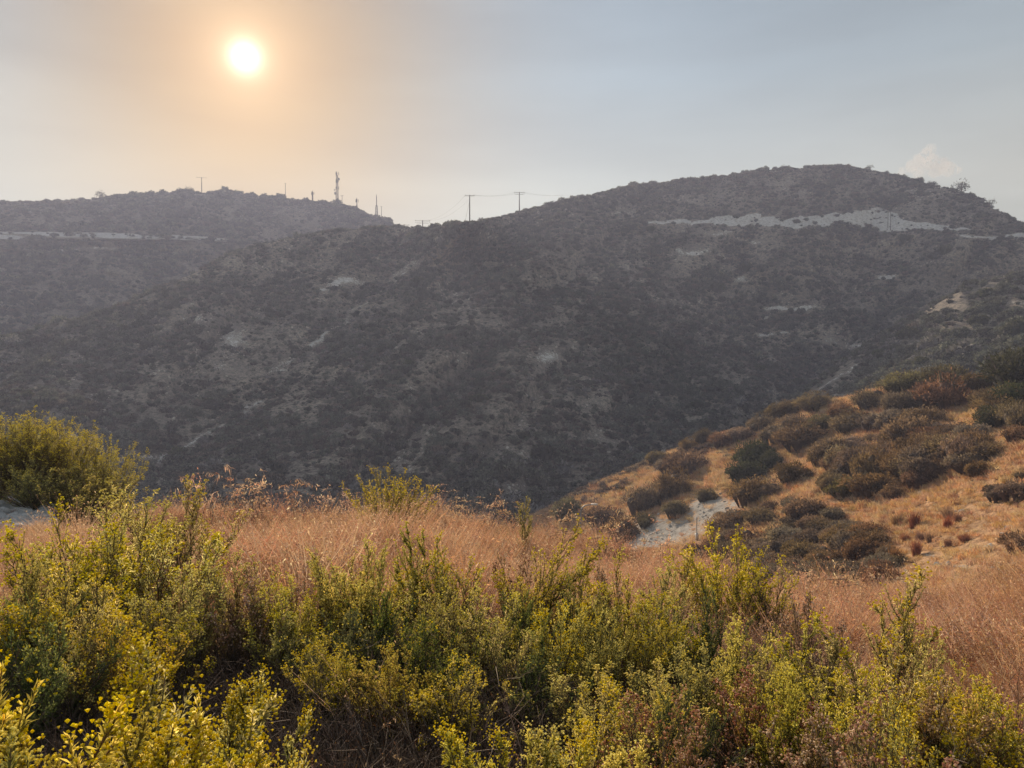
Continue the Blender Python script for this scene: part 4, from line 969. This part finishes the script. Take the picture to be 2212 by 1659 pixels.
scatter('dry_grass', grass_kits + short_kits + gk2, np.stack([x1, y1, z1], 1), rs.rand(k) * 6.28, rs.normal(size=(k, 2)) * 0.12, np.stack([sc_, sc_, sc_], 1), idx)

# fleabane: many-stemmed shrubs with narrow leaves and yellow heads at the tips
def fleabane(rs, h, nst, spread, lean=(0, 0), leafmat='leaf', headmat='flower', leaf=0.036, dens=1.0, heads=1.0, side=1.0, hs=1.0, low=0.3):
    dens = dens * 1.15; heads = heads * 1.7
    st = MB(); LP = []; LD = []; LL = []; LT = []; HP = []; HT = []
    for s_ in range(nst):
        a = rs.rand() * 6.283; q = spread * (rs.rand() ** 0.7); tone = 0.13 * rs.normal()
        hh = h * rs.uniform(0.6, 1.0) * (1 - 0.25 * (q / max(spread, .01)) ** 2)
        out = np.array([math.cos(a) * q + lean[0] * rs.uniform(.6, 1.2), math.sin(a) * q + lean[1] * rs.uniform(.6, 1.2)])
        tt = np.linspace(0, 1, 7); curl = rs.uniform(0.8, 1.5)
        pts = np.stack([out[0] * tt ** curl + 0.02 * rs.normal(size=7) * h * tt, out[1] * tt ** curl + 0.02 * rs.normal(size=7) * h * tt, -0.03 + hh * tt ** 0.92], 1)
        st.tube(pts, 0.0055 * (1.15 - tt) * (0.7 + 0.5 * h), 3, 0.2 + 0.5 * rs.rand())
        def along(pts, n, t0, ll, t_add=0.0):
            tq = rs.uniform(t0, 1, n) ; f = tq * (len(pts) - 1); i0 = np.minimum(f.astype(int), len(pts) - 2); w = (f - i0)[:, None]
            P = pts[i0] * (1 - w) + pts[i0 + 1] * w; T = pts[i0 + 1] - pts[i0]; T /= np.linalg.norm(T, axis=1)[:, None] + 1e-9
            D = T * 0.95 + rs.normal(size=(n, 3)) * 0.42 + np.array([0, 0, 0.10]); D /= np.linalg.norm(D, axis=1)[:, None]
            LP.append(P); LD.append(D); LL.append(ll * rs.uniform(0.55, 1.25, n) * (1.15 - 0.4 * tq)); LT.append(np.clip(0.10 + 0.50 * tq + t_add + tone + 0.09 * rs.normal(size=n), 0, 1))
        br0 = rs.uniform(0.12, 0.32) if low > 0.2 else 0.03
        along(pts, int(46 * hh * dens * (1.3 - low)), low, leaf * 1.1)
        nb = int(rs.uniform(15, 22) * side * (0.5 + 0.5 * hh))
        for b_ in range(nb):
            t0 = br0 + (1 - br0) * (b_ + rs.rand()) / nb * 0.97
            f = t0 * 6; i0 = min(int(f), 5); P0 = pts[i0] * (1 - f + i0) + pts[i0 + 1] * (f - i0)
            T = pts[i0 + 1] - pts[i0]; T /= np.linalg.norm(T)
            r = rs.normal(size=3); r -= T * (r @ T); r /= np.linalg.norm(r)
            bl = hh * (0.32 * (1.08 - t0) + 0.05) * rs.uniform(0.6, 1.2)
            tone = tone * 0.8 + 0.05 * rs.normal(); D = T * 0.84 + r * 0.46; D /= np.linalg.norm(D)
            bp = np.stack([P0, P0 + D * bl * 0.5, P0 + (D * 0.9 + np.array([0, 0, 0.22])) * bl])
            st.tube(bp, [0.0028, 0.002, 0.0012], 3, 0.3 + 0.6 * rs.rand())
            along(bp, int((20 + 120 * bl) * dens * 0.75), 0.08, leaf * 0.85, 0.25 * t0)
            nh = rs.poisson((1.1 + 5 * t0 * t0) * heads * 0.55)
            if nh:
                HP.append(bp[2] + rs.normal(size=(nh, 3)) * 0.013 * np.array([1, 1, 0.8]) + [0, 0, 0.006]); HT.append(rs.rand(nh))
        nh = rs.poisson(7 * heads) + 1
        HP.append(pts[-1] + rs.normal(size=(nh, 3)) * np.array([0.016, 0.016, 0.026])); HT.append(rs.rand(nh))
    v, f, t_ = leaves(np.concatenate(LP), np.concatenate(LD), np.concatenate(LL), np.concatenate(LL) * 0.19, rs, np.concatenate(LT))
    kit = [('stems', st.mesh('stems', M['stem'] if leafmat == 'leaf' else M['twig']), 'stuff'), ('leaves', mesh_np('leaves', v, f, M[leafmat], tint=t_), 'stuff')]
    HP = np.concatenate(HP); n = len(HP); HT = np.concatenate(HT)
    # a head: eight-rayed cup on a small calyx
    ax = rs.normal(size=(n, 3)) * 0.5 + [0, 0, 1]; ax /= np.linalg.norm(ax, axis=1)[:, None]
    e1 = np.cross(ax, [1, 0.1, 0]); e1 /= np.linalg.norm(e1, axis=1)[:, None]; e2 = np.cross(ax, e1)
    R = rs.uniform(0.0055, 0.0095, n) * hs
    ring = []
    for q in range(8):
        a = q * math.pi / 4; rq = 1.0 if q % 2 == 0 else 0.5
        ring.append(HP + (e1 * math.cos(a) + e2 * math.sin(a)) * (R * rq)[:, None] + ax * (R * 0.28)[:, None])
    V = np.stack([HP] + ring + [HP - ax * (R * 1.1)[:, None]], 1).reshape(-1, 3)
    base = np.arange(n)[:, None, None] * 10; tri = np.array([[0, 1 + q, 1 + (q + 1) % 8] for q in range(8)] + [[9, 1 + (q + 2) % 8, 1 + q] for q in range(0, 8, 2)])
    kit.append(('flowers' if headmat == 'flower' else 'seed_heads', mesh_np('flowers', V, (base + tri[None]).reshape(-1, 3), M[headmat], tint=np.repeat(HT, 10)), 'stuff'))
    return kit
FL = {
 'big': [fleabane(rs, 1.9, 60, 0.8, (0.1, 0), dens=1.2, heads=1.1, low=0.05)],
 'mid': [fleabane(rs, 1.15, 24, 0.5, l) for l in ((0, 0), (0.12, 0), (-0.1, 0.05), (0.05, -0.1))],
 'lean': [fleabane(rs, 1.1, 10, 0.22, (0.75, 0.0), dens=1.2, heads=0.8), fleabane(rs, 1.1, 9, 0.2, (-0.5, 0.0), dens=1.2)],
 'spire': [fleabane(rs, 1.2, 5, 0.12, dens=2.3, heads=0.5), fleabane(rs, 1.1, 8, 0.22, (0.1, 0), dens=2.2, heads=1.0)],
 'sprig': [fleabane(rs, 0.75, 5, 0.26, l, leaf=0.028, dens=2.4, heads=3.6, side=1.2, hs=0.46) for l in ((0, 0), (0.12, 0), (-0.14, 0))],
 'dry': [fleabane(rs, 0.95, 18, 0.42, leafmat='dryleaf', headmat='seed', dens=0.8, heads=1.3) for _ in range(2)],
 'green': [fleabane(rs, 1.1, 40, 0.75, dens=1.2, heads=0.5, low=0.05)],
 'dark': [fleabane(rs, 1.05, 26, 0.55, leafmat='leafgreen', dens=1.1, heads=0.15, leaf=0.04) for _ in range(2)],
}
NAT = {'big': 1.85, 'mid': 1.12, 'lean': 1.08, 'spire': 1.18, 'sprig': 0.75, 'dry': 0.93, 'dark': 1.0, 'green': 1.05}
plants = [  # x, top y (2212-wide), distance, kind, variant, label
 (62, 872, 19.8, 'big', 0, 'tallest flowering shrub filling the left edge against the far hillside', 1.25),
 (135, 885, 20.2, 'big', 0, 'tall flowering shrub with thin pale tips, right of the tallest one', 1.1),
 (205, 925, 20.0, 'big', 0, 'tall flowering shrub with drooping right side, last of the row against the hillside', 1.15),
 (-25, 890, 20.2, 'big', 0, 'tall flowering shrub cut off by the left edge of the picture', 1.4),
 (240, 1035, 6.9, 'mid', 0, 'bushy flowering shrub in front of the tall pair at the left', 1.15),
 (165, 1075, 6.1, 'mid', 1, 'flowering shrub just right of the stony patch at the left', 1.0),
 (40, 1180, 4.9, 'mid', 2, 'flowering shrub at the left edge, mid height', 0.95),
 (395, 1035, 8.4, 'mid', 3, 'compact pointed green shrub standing alone in the dry grass', 1.15),
 (310, 1115, 5.6, 'mid', 1, 'flowering shrub left of the open dry grass', 1.2),
 (410, 1200, 5.0, 'mid', 0, 'low flowering shrub at the front of the open dry grass, left part', 1.1),
 (180, 1220, 4.6, 'mid', 3, 'dense flowering shrub in the left foreground', 1.2),
 (530, 1185, 5.2, 'mid', 2, 'low flowering shrub below the reddest grass', 1.1),
 (630, 1235, 4.9, 'mid', 0, 'low flowering shrub left of the yellow-tipped one', 1.0),
 (725, 1170, 5.3, 'mid', 1, 'yellow-tipped shrub in the middle of the hedge of shrubs', 1.0),
 (800, 1165, 5.3, 'mid', 3, 'yellow-tipped shrub just left of the dark spire', 1.0),
 (888, 1118, 5.6, 'spire', 0, 'dark slim spire of leaves rising above the other shrubs', 1.1),
 (965, 1140, 5.5, 'mid', 2, 'loose green shrub right of the dark spire', 0.9),
 (1045, 1118, 5.2, 'lean', 0, 'long branch of shrub sweeping right over the dry grass', 1.0),
 (1010, 1240, 4.4, 'mid', 1, 'shrub with bare dark stems at the centre', 1.0),
 (900, 1330, 3.9, 'dark', 0, 'dark leafy shrub at the centre of the foreground', 1.0),
 (1170, 1190, 5.4, 'mid', 3, 'green shrub right of the sweeping branch', 0.8),
 (1250, 1212, 5.1, 'mid', 0, 'rounded green shrub right of centre', 0.9),
 (1340, 1190, 5.6, 'mid', 1, 'loose yellow-tipped shrub right of centre', 0.9),
 (1410, 1200, 6.0, 'spire', 1, 'open yellow-tipped stems left of the bright yellow bush', 1.2),
 (1464, 1165, 8.6, 'spire', 1, 'thin bright spray standing left of the bright yellow bush', 1.0),
 (1575, 1135, 9.0, 'mid', 3, 'bright yellow bush in front of the dark thicket, left half', 1.0),
 (1655, 1175, 9.0, 'mid', 0, 'bright yellow bush in front of the dark thicket, right half', 0.9),
 (1132, 1068, 15.5, 'spire', 0, 'lone green sprig standing on the edge of the field', 0.9),
 (842, 1000, 17.0, 'green', 0, 'pale green rounded bush at the far edge of the dry field', 1.05),
 (1480, 1370, 4.0, 'mid', 0, 'yellow-tipped shrub in the right foreground', 1.1),
 (1570, 1330, 4.2, 'mid', 2, 'yellow-tipped shrub right of its twin in the right foreground', 1.0),
 (1400, 1440, 3.6, 'mid', 3, 'dense shrub below the yellow-tipped pair', 1.0),
 (1700, 1310, 4.6, 'spire', 1, 'thin see-through stems left of the tall right spray', 1.2),
 (1790, 1340, 4.4, 'spire', 0, 'slim green stems in front of the dry field at the right', 1.4),
 (1925, 1205, 6.4, 'spire', 1, 'tall spray with yellow tip at the right, above the dry field', 1.1),
 (1870, 1350, 4.3, 'lean', 0, 'green stems leaning right in the right foreground', 0.8),
 (1960, 1370, 4.3, 'mid', 1, 'pale green shrub at the right of the foreground', 1.0),
 (2100, 1500, 3.7, 'mid', 2, 'olive shrub in the lower right corner, left part', 1.1),
 (2180, 1540, 3.5, 'mid', 3, 'olive shrub cut off by the lower right corner', 1.1),
 (1230, 1440, 3.6, 'mid', 3, 'leafy shrub at the bottom right of centre', 1.0),
 (1130, 1400, 3.9, 'dark', 2, 'dark green shrub near the bottom centre', 1.0),
 (760, 1300, 4.3, 'dark', 3, 'dark leafy shrub left of centre in the foreground', 1.0),
 (80, 1330, 3.9, 'dark', 1, 'shrub in shade at the left of the foreground', 1.1),
 (280, 1330, 4.0, 'mid', 2, 'shrub with pale yellow tips in the left foreground', 1.0),
 (600, 1330, 4.6, 'spire', 1, 'sparse arching stems over the bare twigs', 1.1),
 (55, 1405, 2.3, 'sprig', 0, 'nearest yellow-flowered stem in the lower left corner', 1.0),
 (150, 1500, 2.2, 'sprig', 1, 'near flowering stem right of the corner one', 0.9),
 (270, 1495, 2.15, 'sprig', 2, 'near flowering stem with pale buds in the lower left', 1.0),
 (350, 1440, 2.4, 'sprig', 0, 'tall near flowering stem left of the bare twigs', 1.0),
 (465, 1530, 2.0, 'sprig', 1, 'near flowering stem with the brightest yellow heads by the bottom edge', 0.9),
 (500, 1425, 2.9, 'sprig', 2, 'small forked sprig in front of the bare twigs', 0.9),
 (230, 1570, 1.95, 'sprig', 1, 'low flowering stem cut by the bottom edge, left', 1.0),
 (560, 1590, 2.0, 'sprig', 2, 'low flowering stem cut by the bottom edge, left of centre', 0.8),
 (1110, 1570, 2.5, 'sprig', 0, 'low flowering sprig at the bottom centre', 1.1),
 (1220, 1500, 2.7, 'sprig', 1, 'flowering sprig with bright tips at the bottom, right of centre', 1.1),
 (1300, 1560, 2.5, 'sprig', 2, 'flowering sprig reaching left at the bottom', 1.1),
 (1180, 1600, 2.3, 'sprig', 2, 'lowest flowering sprig at the bottom, right of centre', 1.0),
 (1390, 1480, 2.9, 'dry', 0, 'withered pinkish brown shrub with seed heads at the bottom', 0.75),
 (1500, 1560, 2.7, 'dry', 1, 'withered brown shrub with pale seed heads, second from the bottom centre', 0.8),
 (1640, 1440, 3.6, 'dry', 0, 'withered shrub full of whitish seed heads in the right foreground', 0.9),
 (1750, 1520, 3.1, 'dry', 1, 'dark withered shrub at the bottom right', 0.9),
 (1900, 1520, 2.9, 'dry', 0, 'withered shrub with a tall pinkish seed stalk at the bottom right', 0.8),
 (2020, 1450, 3.5, 'dry', 1, 'brown green withered shrub near the right corner', 0.9),
]
fill = [(60, 1290, 4.4, 'below the stony patch, low against the left edge'), (170, 1330, 4.2, 'low in the left foreground behind the near stems'), (250, 1270, 4.9, 'between the left pair of flowering shrubs'), (350, 1290, 4.6, 'in front of the compact pointed shrub'),
 (720, 1370, 3.9, 'dark and low, right of the bare twigs'),
 (830, 1270, 4.6, 'under the dark slim spire'), (860, 1400, 3.6, 'dark and low at the centre'), (950, 1290, 4.4, 'under the loose green shrub'), (980, 1420, 3.5, 'low at the bottom centre, partly in shade'), (1060, 1330, 4.1, 'below the long sweeping branch'),
 (1110, 1270, 4.6, 'between the sweeping branch and the green shrub'), (1190, 1300, 4.4, 'below the rounded green shrub'), (1280, 1310, 4.4, 'right of centre, leafy and low'), (1350, 1300, 4.6, 'just left of the yellow-tipped pair'), (1440, 1290, 4.9, 'behind the yellow-tipped pair'),
 (1530, 1270, 5.2, 'in front of the bright yellow bush'), (1640, 1400, 4.0, 'right of the yellow-tipped pair'), (1820, 1430, 3.7, 'among the slim green stems at the right'), (2040, 1430, 3.9, 'left of the lower right corner'), (2150, 1480, 3.9, 'high in the lower right corner'),
 (1470, 1500, 3.2, 'above the withered pair'), (1320, 1480, 3.2, 'above the reaching flower sprig'), (1700, 1450, 3.5, 'between the withered shrubs'), (-20, 1290, 4.4, 'cut off by the left edge, below the tall shrubs'), (1950, 1500, 3.2, 'behind the tall pinkish seed stalk')]
plants += [(560, 1225, 5.0, 'dry', 0, 'withered brown stems standing in the low shrubs below the reddest grass', 0.8), (690, 1215, 5.4, 'dry', 1, 'withered brown shrub left of the yellow-tipped one', 0.7),
 (1115, 1195, 5.7, 'dry', 0, 'brown seed stalks under the end of the sweeping branch', 0.7), (1300, 1215, 5.6, 'dry', 1, 'withered stalks among the rounded green shrubs right of centre', 0.7),
 (1755, 1275, 5.4, 'dry', 0, 'brown stalks behind the thin see-through stems', 0.6), (350, 1180, 5.7, 'dry', 1, 'withered stalks at the left rim of the dry grass', 0.7),
 (70, 985, 18.6, 'green', 0, 'low leafy shrub under the tallest one, just above the stony patch', 1.5), (175, 1000, 18.4, 'green', 0, 'low leafy shrub under the drooping one, right of the stony patch', 1.5)]
for q, (x, yt, r, lab) in enumerate(fill): plants.append((x, yt - 12, r, 'mid' if q % 5 else 'dark', q, 'low leafy shrub ' + lab, 0.85))
for (x, yt, r, kd, vi, lab, wf) in plants:
    dx, dy, dz = [float(v) for v in ray(x * K, yt * K)]
    gx_, gy_ = dx * r, dy * r; gz = float(field_z(np.array([gx_]), np.array([gy_]))[0])
    r = float(r); kt_ = FL[kd][vi % len(FL[kd])]
    if 'top' not in kt_[1][1]: kt_[1][1]['top'] = float(max(v.co.z for v in kt_[1][1].vertices))
    h = max(0.3, dz * r - gz); s = 0.985 * h / kt_[1][1]['top']; w_ = s * wf if wf > 1 else s * wf
    w_ = max(w_, 0.7 * wf)
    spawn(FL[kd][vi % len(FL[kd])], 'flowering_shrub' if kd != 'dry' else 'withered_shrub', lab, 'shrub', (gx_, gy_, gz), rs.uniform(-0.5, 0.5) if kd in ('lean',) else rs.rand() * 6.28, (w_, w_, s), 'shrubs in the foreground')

# undergrowth of bare twigs below the shrubs
def twig_mesh(rs, n, h):
    b = MB()
    for k in range(n):
        p0 = np.array([rs.normal() * 0.18, rs.normal() * 0.18, 0.0]); d = rs.normal(size=3) * 0.6; d[2] = abs(d[2]) + 0.35; d /= np.linalg.norm(d); l = h * rs.uniform(0.4, 1.1)
        p1 = p0 + d * l * 0.5 + rs.normal(size=3) * 0.03; p2 = p0 + d * l + rs.normal(size=3) * 0.06
        t_ = rs.rand(); b.tube([p0, p1, p2], [0.003, 0.0022, 0.001], 3, t_)
        for q in range(3):
            e_ = rs.normal(size=3) * 0.5 + d; e_ /= np.linalg.norm(e_); b.tube([p1, p1 + e_ * l * 0.35, p1 + e_ * l * 0.35 + rs.normal(size=3) * 0.06 + d * .05], [0.002, 0.0014, 0.0008], 3, t_)
    return b.mesh('twigs', M['twig'])
tw = [twig_mesh(rs, 34, 0.42) for _ in range(4)] + [tuft_mesh('leaf_litter', rs, 60, 0.12, M['dryleaf'], 0.25, 0.012, 2.2, 0)]
x1, y1 = polar(3600, 1.5, 6.8, -40, 40, rs); m = np.hypot(x1, y1) < np.where(np.arctan2(x1, y1) > 0.42, 4.2, 7.0); x1, y1 = x1[m], y1[m]; z1 = field_z(x1, y1); k = len(x1); s = rs.uniform(0.4, 0.95, k)
scatter('undergrowth', tw, np.stack([x1, y1, z1], 1), rs.rand(k) * 6.28, rs.normal(size=(k, 2)) * 0.3, np.stack([s, s, s], 1), rs.randint(0, 5, k))

# dry weeds on the far edge of the field
def weed_kit(rs, h, n, droop):
    b = MB(); LP = []; LD = []
    for k in range(n):
        a = rs.rand() * 6.28; q = rs.uniform(0.1, 0.45) * h; tt = np.linspace(0, 1, 6)
        p = np.stack([math.cos(a) * q * tt ** 1.4, math.sin(a) * q * tt ** 1.4, h * rs.uniform(0.6, 1) * tt], 1) + 0.015 * rs.normal(size=(6, 3)) * tt[:, None]
        b.tube(p, 0.006 * (1.1 - tt), 4, rs.uniform(0.5, 1))
        for j in range(5):
            i0 = rs.randint(2, 6); d = rs.normal(size=3); d[2] = abs(d[2]) * (0.6 if not droop else 0.1); d *= 0.16 * h / np.linalg.norm(d)
            e_ = p[i0] + d; b.tube([p[i0], e_, e_ + d * 0.4 + np.array([0, 0, -0.10 * h * droop])], [0.0032, 0.0025, 0.0015], 3, rs.uniform(0.5, 1))
            m_ = 7; t_ = rs.rand(m_, 1); LP.append(p[i0] + d * t_ * 1.3); dd_ = rs.normal(size=(m_, 3)) * 0.5 + np.array([0, 0, 0.4 - 1.4 * droop]); LD.append(dd_ / np.linalg.norm(dd_, axis=1)[:, None])
    LP = np.concatenate(LP); LD = np.concatenate(LD)
    v, f, t_ = leaves(LP, LD, rs.uniform(0.04, 0.10, len(LP)) * (0.6 + droop * 0.8), 0.012, rs, rs.uniform(0.4, 1, len(LP)))
    return [('stems', b.mesh('stems', M['twig']), 'stuff'), ('leaves', mesh_np('leaves', v, f, M['drygrass'], tint=t_), 'stuff')]
WK = [weed_kit(rs, 1.2, 5, 1.0), weed_kit(rs, 0.9, 7, 0.6), weed_kit(rs, 1.0, 4, 0.0), weed_kit(rs, 0.7, 8, 0.1)]
for q, (x, yt, kd, lab) in enumerate([(425, 1000, 0, 'tall drooping dry weed at the left of the field edge'), (455, 1020, 0, 'drooping dry weed next to the tallest one'), (475, 1005, 2, 'thin upright dead stalk behind the drooping weeds'),
    (520, 1045, 1, 'dry branching weed on the field edge, left of centre'), (550, 1035, 3, 'pale dead twiggy weed on the field edge'), (570, 1055, 1, 'small pale weed beside the dead twigs'), (640, 1045, 1, 'shaggy golden weed on the field edge'),
    (665, 1050, 2, 'dead forked twig right of the shaggy weed'), (720, 1060, 3, 'low brown weed left of the pale green bush'), (760, 1070, 3, 'reddish weed touching the pale green bush'),
    (925, 1030, 2, 'spindly dark weed right of the pale green bush'), (945, 1055, 3, 'reddish weed with curled top on the edge'), (990, 1080, 3, 'low dark dead weed on the field edge'), (1030, 1070, 2, 'bare twigged weed on the field edge, right of centre'),
    (1055, 1075, 3, 'small conical red weed on the field edge'), (1100, 1090, 3, 'red brown weed left of the lone green sprig'), (1175, 1100, 2, 'leaning weed right of the lone green sprig'), (1210, 1105, 3, 'low weed left of the street lamp'),
    (1240, 1090, 2, 'leaning forked weed touching the street lamp from below'), (1300, 1120, 3, 'low red weed right of the street lamp'), (1370, 1100, 2, 'small feathery weed against the brown shrub'), (1430, 1160, 3, 'tangled red weed above the dry field'),
    (1790, 1235, 1, 'tangled dry weed at the right part of the edge'), (1850, 1230, 3, 'pale bent stalks on the right part of the edge'), (1740, 1240, 3, 'dry weed right of the bright yellow bush'), (1970, 1235, 3, 'thin dry weed below the golden bank')]):
    px_ = x * K; re_ = float(ip(np.array([px_]), RE)[0]) - 0.5 - (q % 3) * 0.4
    dx, dy, dz = [float(v) for v in ray(px_, yt * K)]; gz = float(field_z(np.array([dx * re_]), np.array([dy * re_]))[0]); h = max(0.5, dz * re_ - gz)
    s = h / (1.15, 0.85, 0.95, 0.66)[kd]
    spawn(WK[kd], 'dry_weed', lab, 'dry weed', (dx * re_, dy * re_, gz), rs.rand() * 6.28, (s, s, s), 'dry weeds on the edge of the field')
# grey rubble on the stony patch at the left
br = [rock_mesh('rubble', rs, M['bluerock']) for _ in range(4)]
xs_ = rs.uniform(-60, 118, 900); ys_ = rs.uniform(1085, 1150, 900); d0 = 1.0
RX = []; 
for a, b_ in zip(xs_, ys_):
    dx, dy, dz = [float(v) for v in ray(a * K, b_ * K)]
    if dz >= -0.02: continue
    r_ = np.linspace(5, 19.6, 60); zz = field_z(dx * r_, dy * r_); i_ = int(np.argmax(dz * r_ < zz)) 
    if dz * r_[i_] < zz[i_]: RX.append((dx * r_[i_], dy * r_[i_], zz[i_]))
RX = np.array(RX); k = len(RX); s = 0.03 + 0.14 * rs.rand(k) ** 2.5
scatter('rubble', br, RX, rs.rand(k) * 6.28, rs.rand(k, 2), np.stack([s, s, s * 0.6], 1), rs.randint(0, 4, k))

# ------------------------------------------------------------------ cloud and haze
def cloud(x, y, lobes, d, dens):
    """cumulus: overlapping lobes fused into one closed skin, then roughened"""
    import bmesh
    from mathutils import noise
    bm = bmesh.new(); u = d / F * K
    c = at(x * K, y * K, d)
    for (lx, lz, r) in lobes:
        bmesh.ops.create_icosphere(bm, subdivisions=3, radius=r * u, matrix=Matrix.Translation((lx * u, RS.uniform(-8, 8) * u, lz * u)))
    tmp = bpy.data.meshes.new('lobes'); bm.to_mesh(tmp); bm.free()
    to = bpy.data.objects.new('lobes', tmp); md = to.modifiers.new('r', 'REMESH'); md.mode = 'VOXEL'; md.voxel_size = 1.6 * u
    COL.objects.link(to); dg = bpy.context.evaluated_depsgraph_get(); me = bpy.data.meshes.new_from_object(to.evaluated_get(dg)); bpy.data.objects.remove(to)
    me.name = 'cloud'
    for v in me.vertices:
        q = v.co / (u * 9); v.co += v.normal * u * (5.5 * noise.fractal(q, 0.8, 2.1, 5) + 1.0)
    m, t = nodes('cloud_vapour'); pv = t.nodes.new('ShaderNodeVolumePrincipled'); pv.inputs['Density'].default_value = dens; pv.inputs['Color'].default_value = (0.93, 0.92, 0.93, 1); pv.inputs['Anisotropy'].default_value = 0.2
    o_ = t.nodes.new('ShaderNodeOutputMaterial'); t.links.new(pv.outputs[0], o_.inputs['Volume']); me.materials.clear(); me.materials.append(m)
    o = link('cloud', me); o.location = c; return o
o = cloud(2005, 362, [(-32, 2, 12), (-20, 10, 14), (-6, 22, 14), (2, 33, 10), (8, 12, 15), (24, 4, 14), (40, -2, 14), (54, -4, 9), (10, -6, 14), (-14, -6, 12), (-46, -6, 8)], 5200, 0.006); o['label'] = 'small puffy cloud above the right shoulder of the summit'; o['category'] = 'cloud'
o = cloud(1198, 424, [(-14, 0, 4), (-5, 1, 5), (4, -1, 5), (13, 1, 4), (-9, 7, 2.5)], 5600, 0.0016); o['label'] = 'faint wisp of cloud touching the slope right of the doubled crossarms'; o['category'] = 'cloud'
b = MB(); b.box((0, 560, 75), (2900, 1800, 240))
m, t = nodes('haze_air'); pv = t.nodes.new('ShaderNodeVolumePrincipled'); pv.inputs['Density'].default_value = 0.00064; pv.inputs['Color'].default_value = (0.62, 0.695, 1.0, 1); pv.inputs['Anisotropy'].default_value = 0.22
o_ = t.nodes.new('ShaderNodeOutputMaterial'); t.links.new(pv.outputs[0], o_.inputs['Volume'])
link('haze', b.mesh('haze', m), None, kind='stuff')
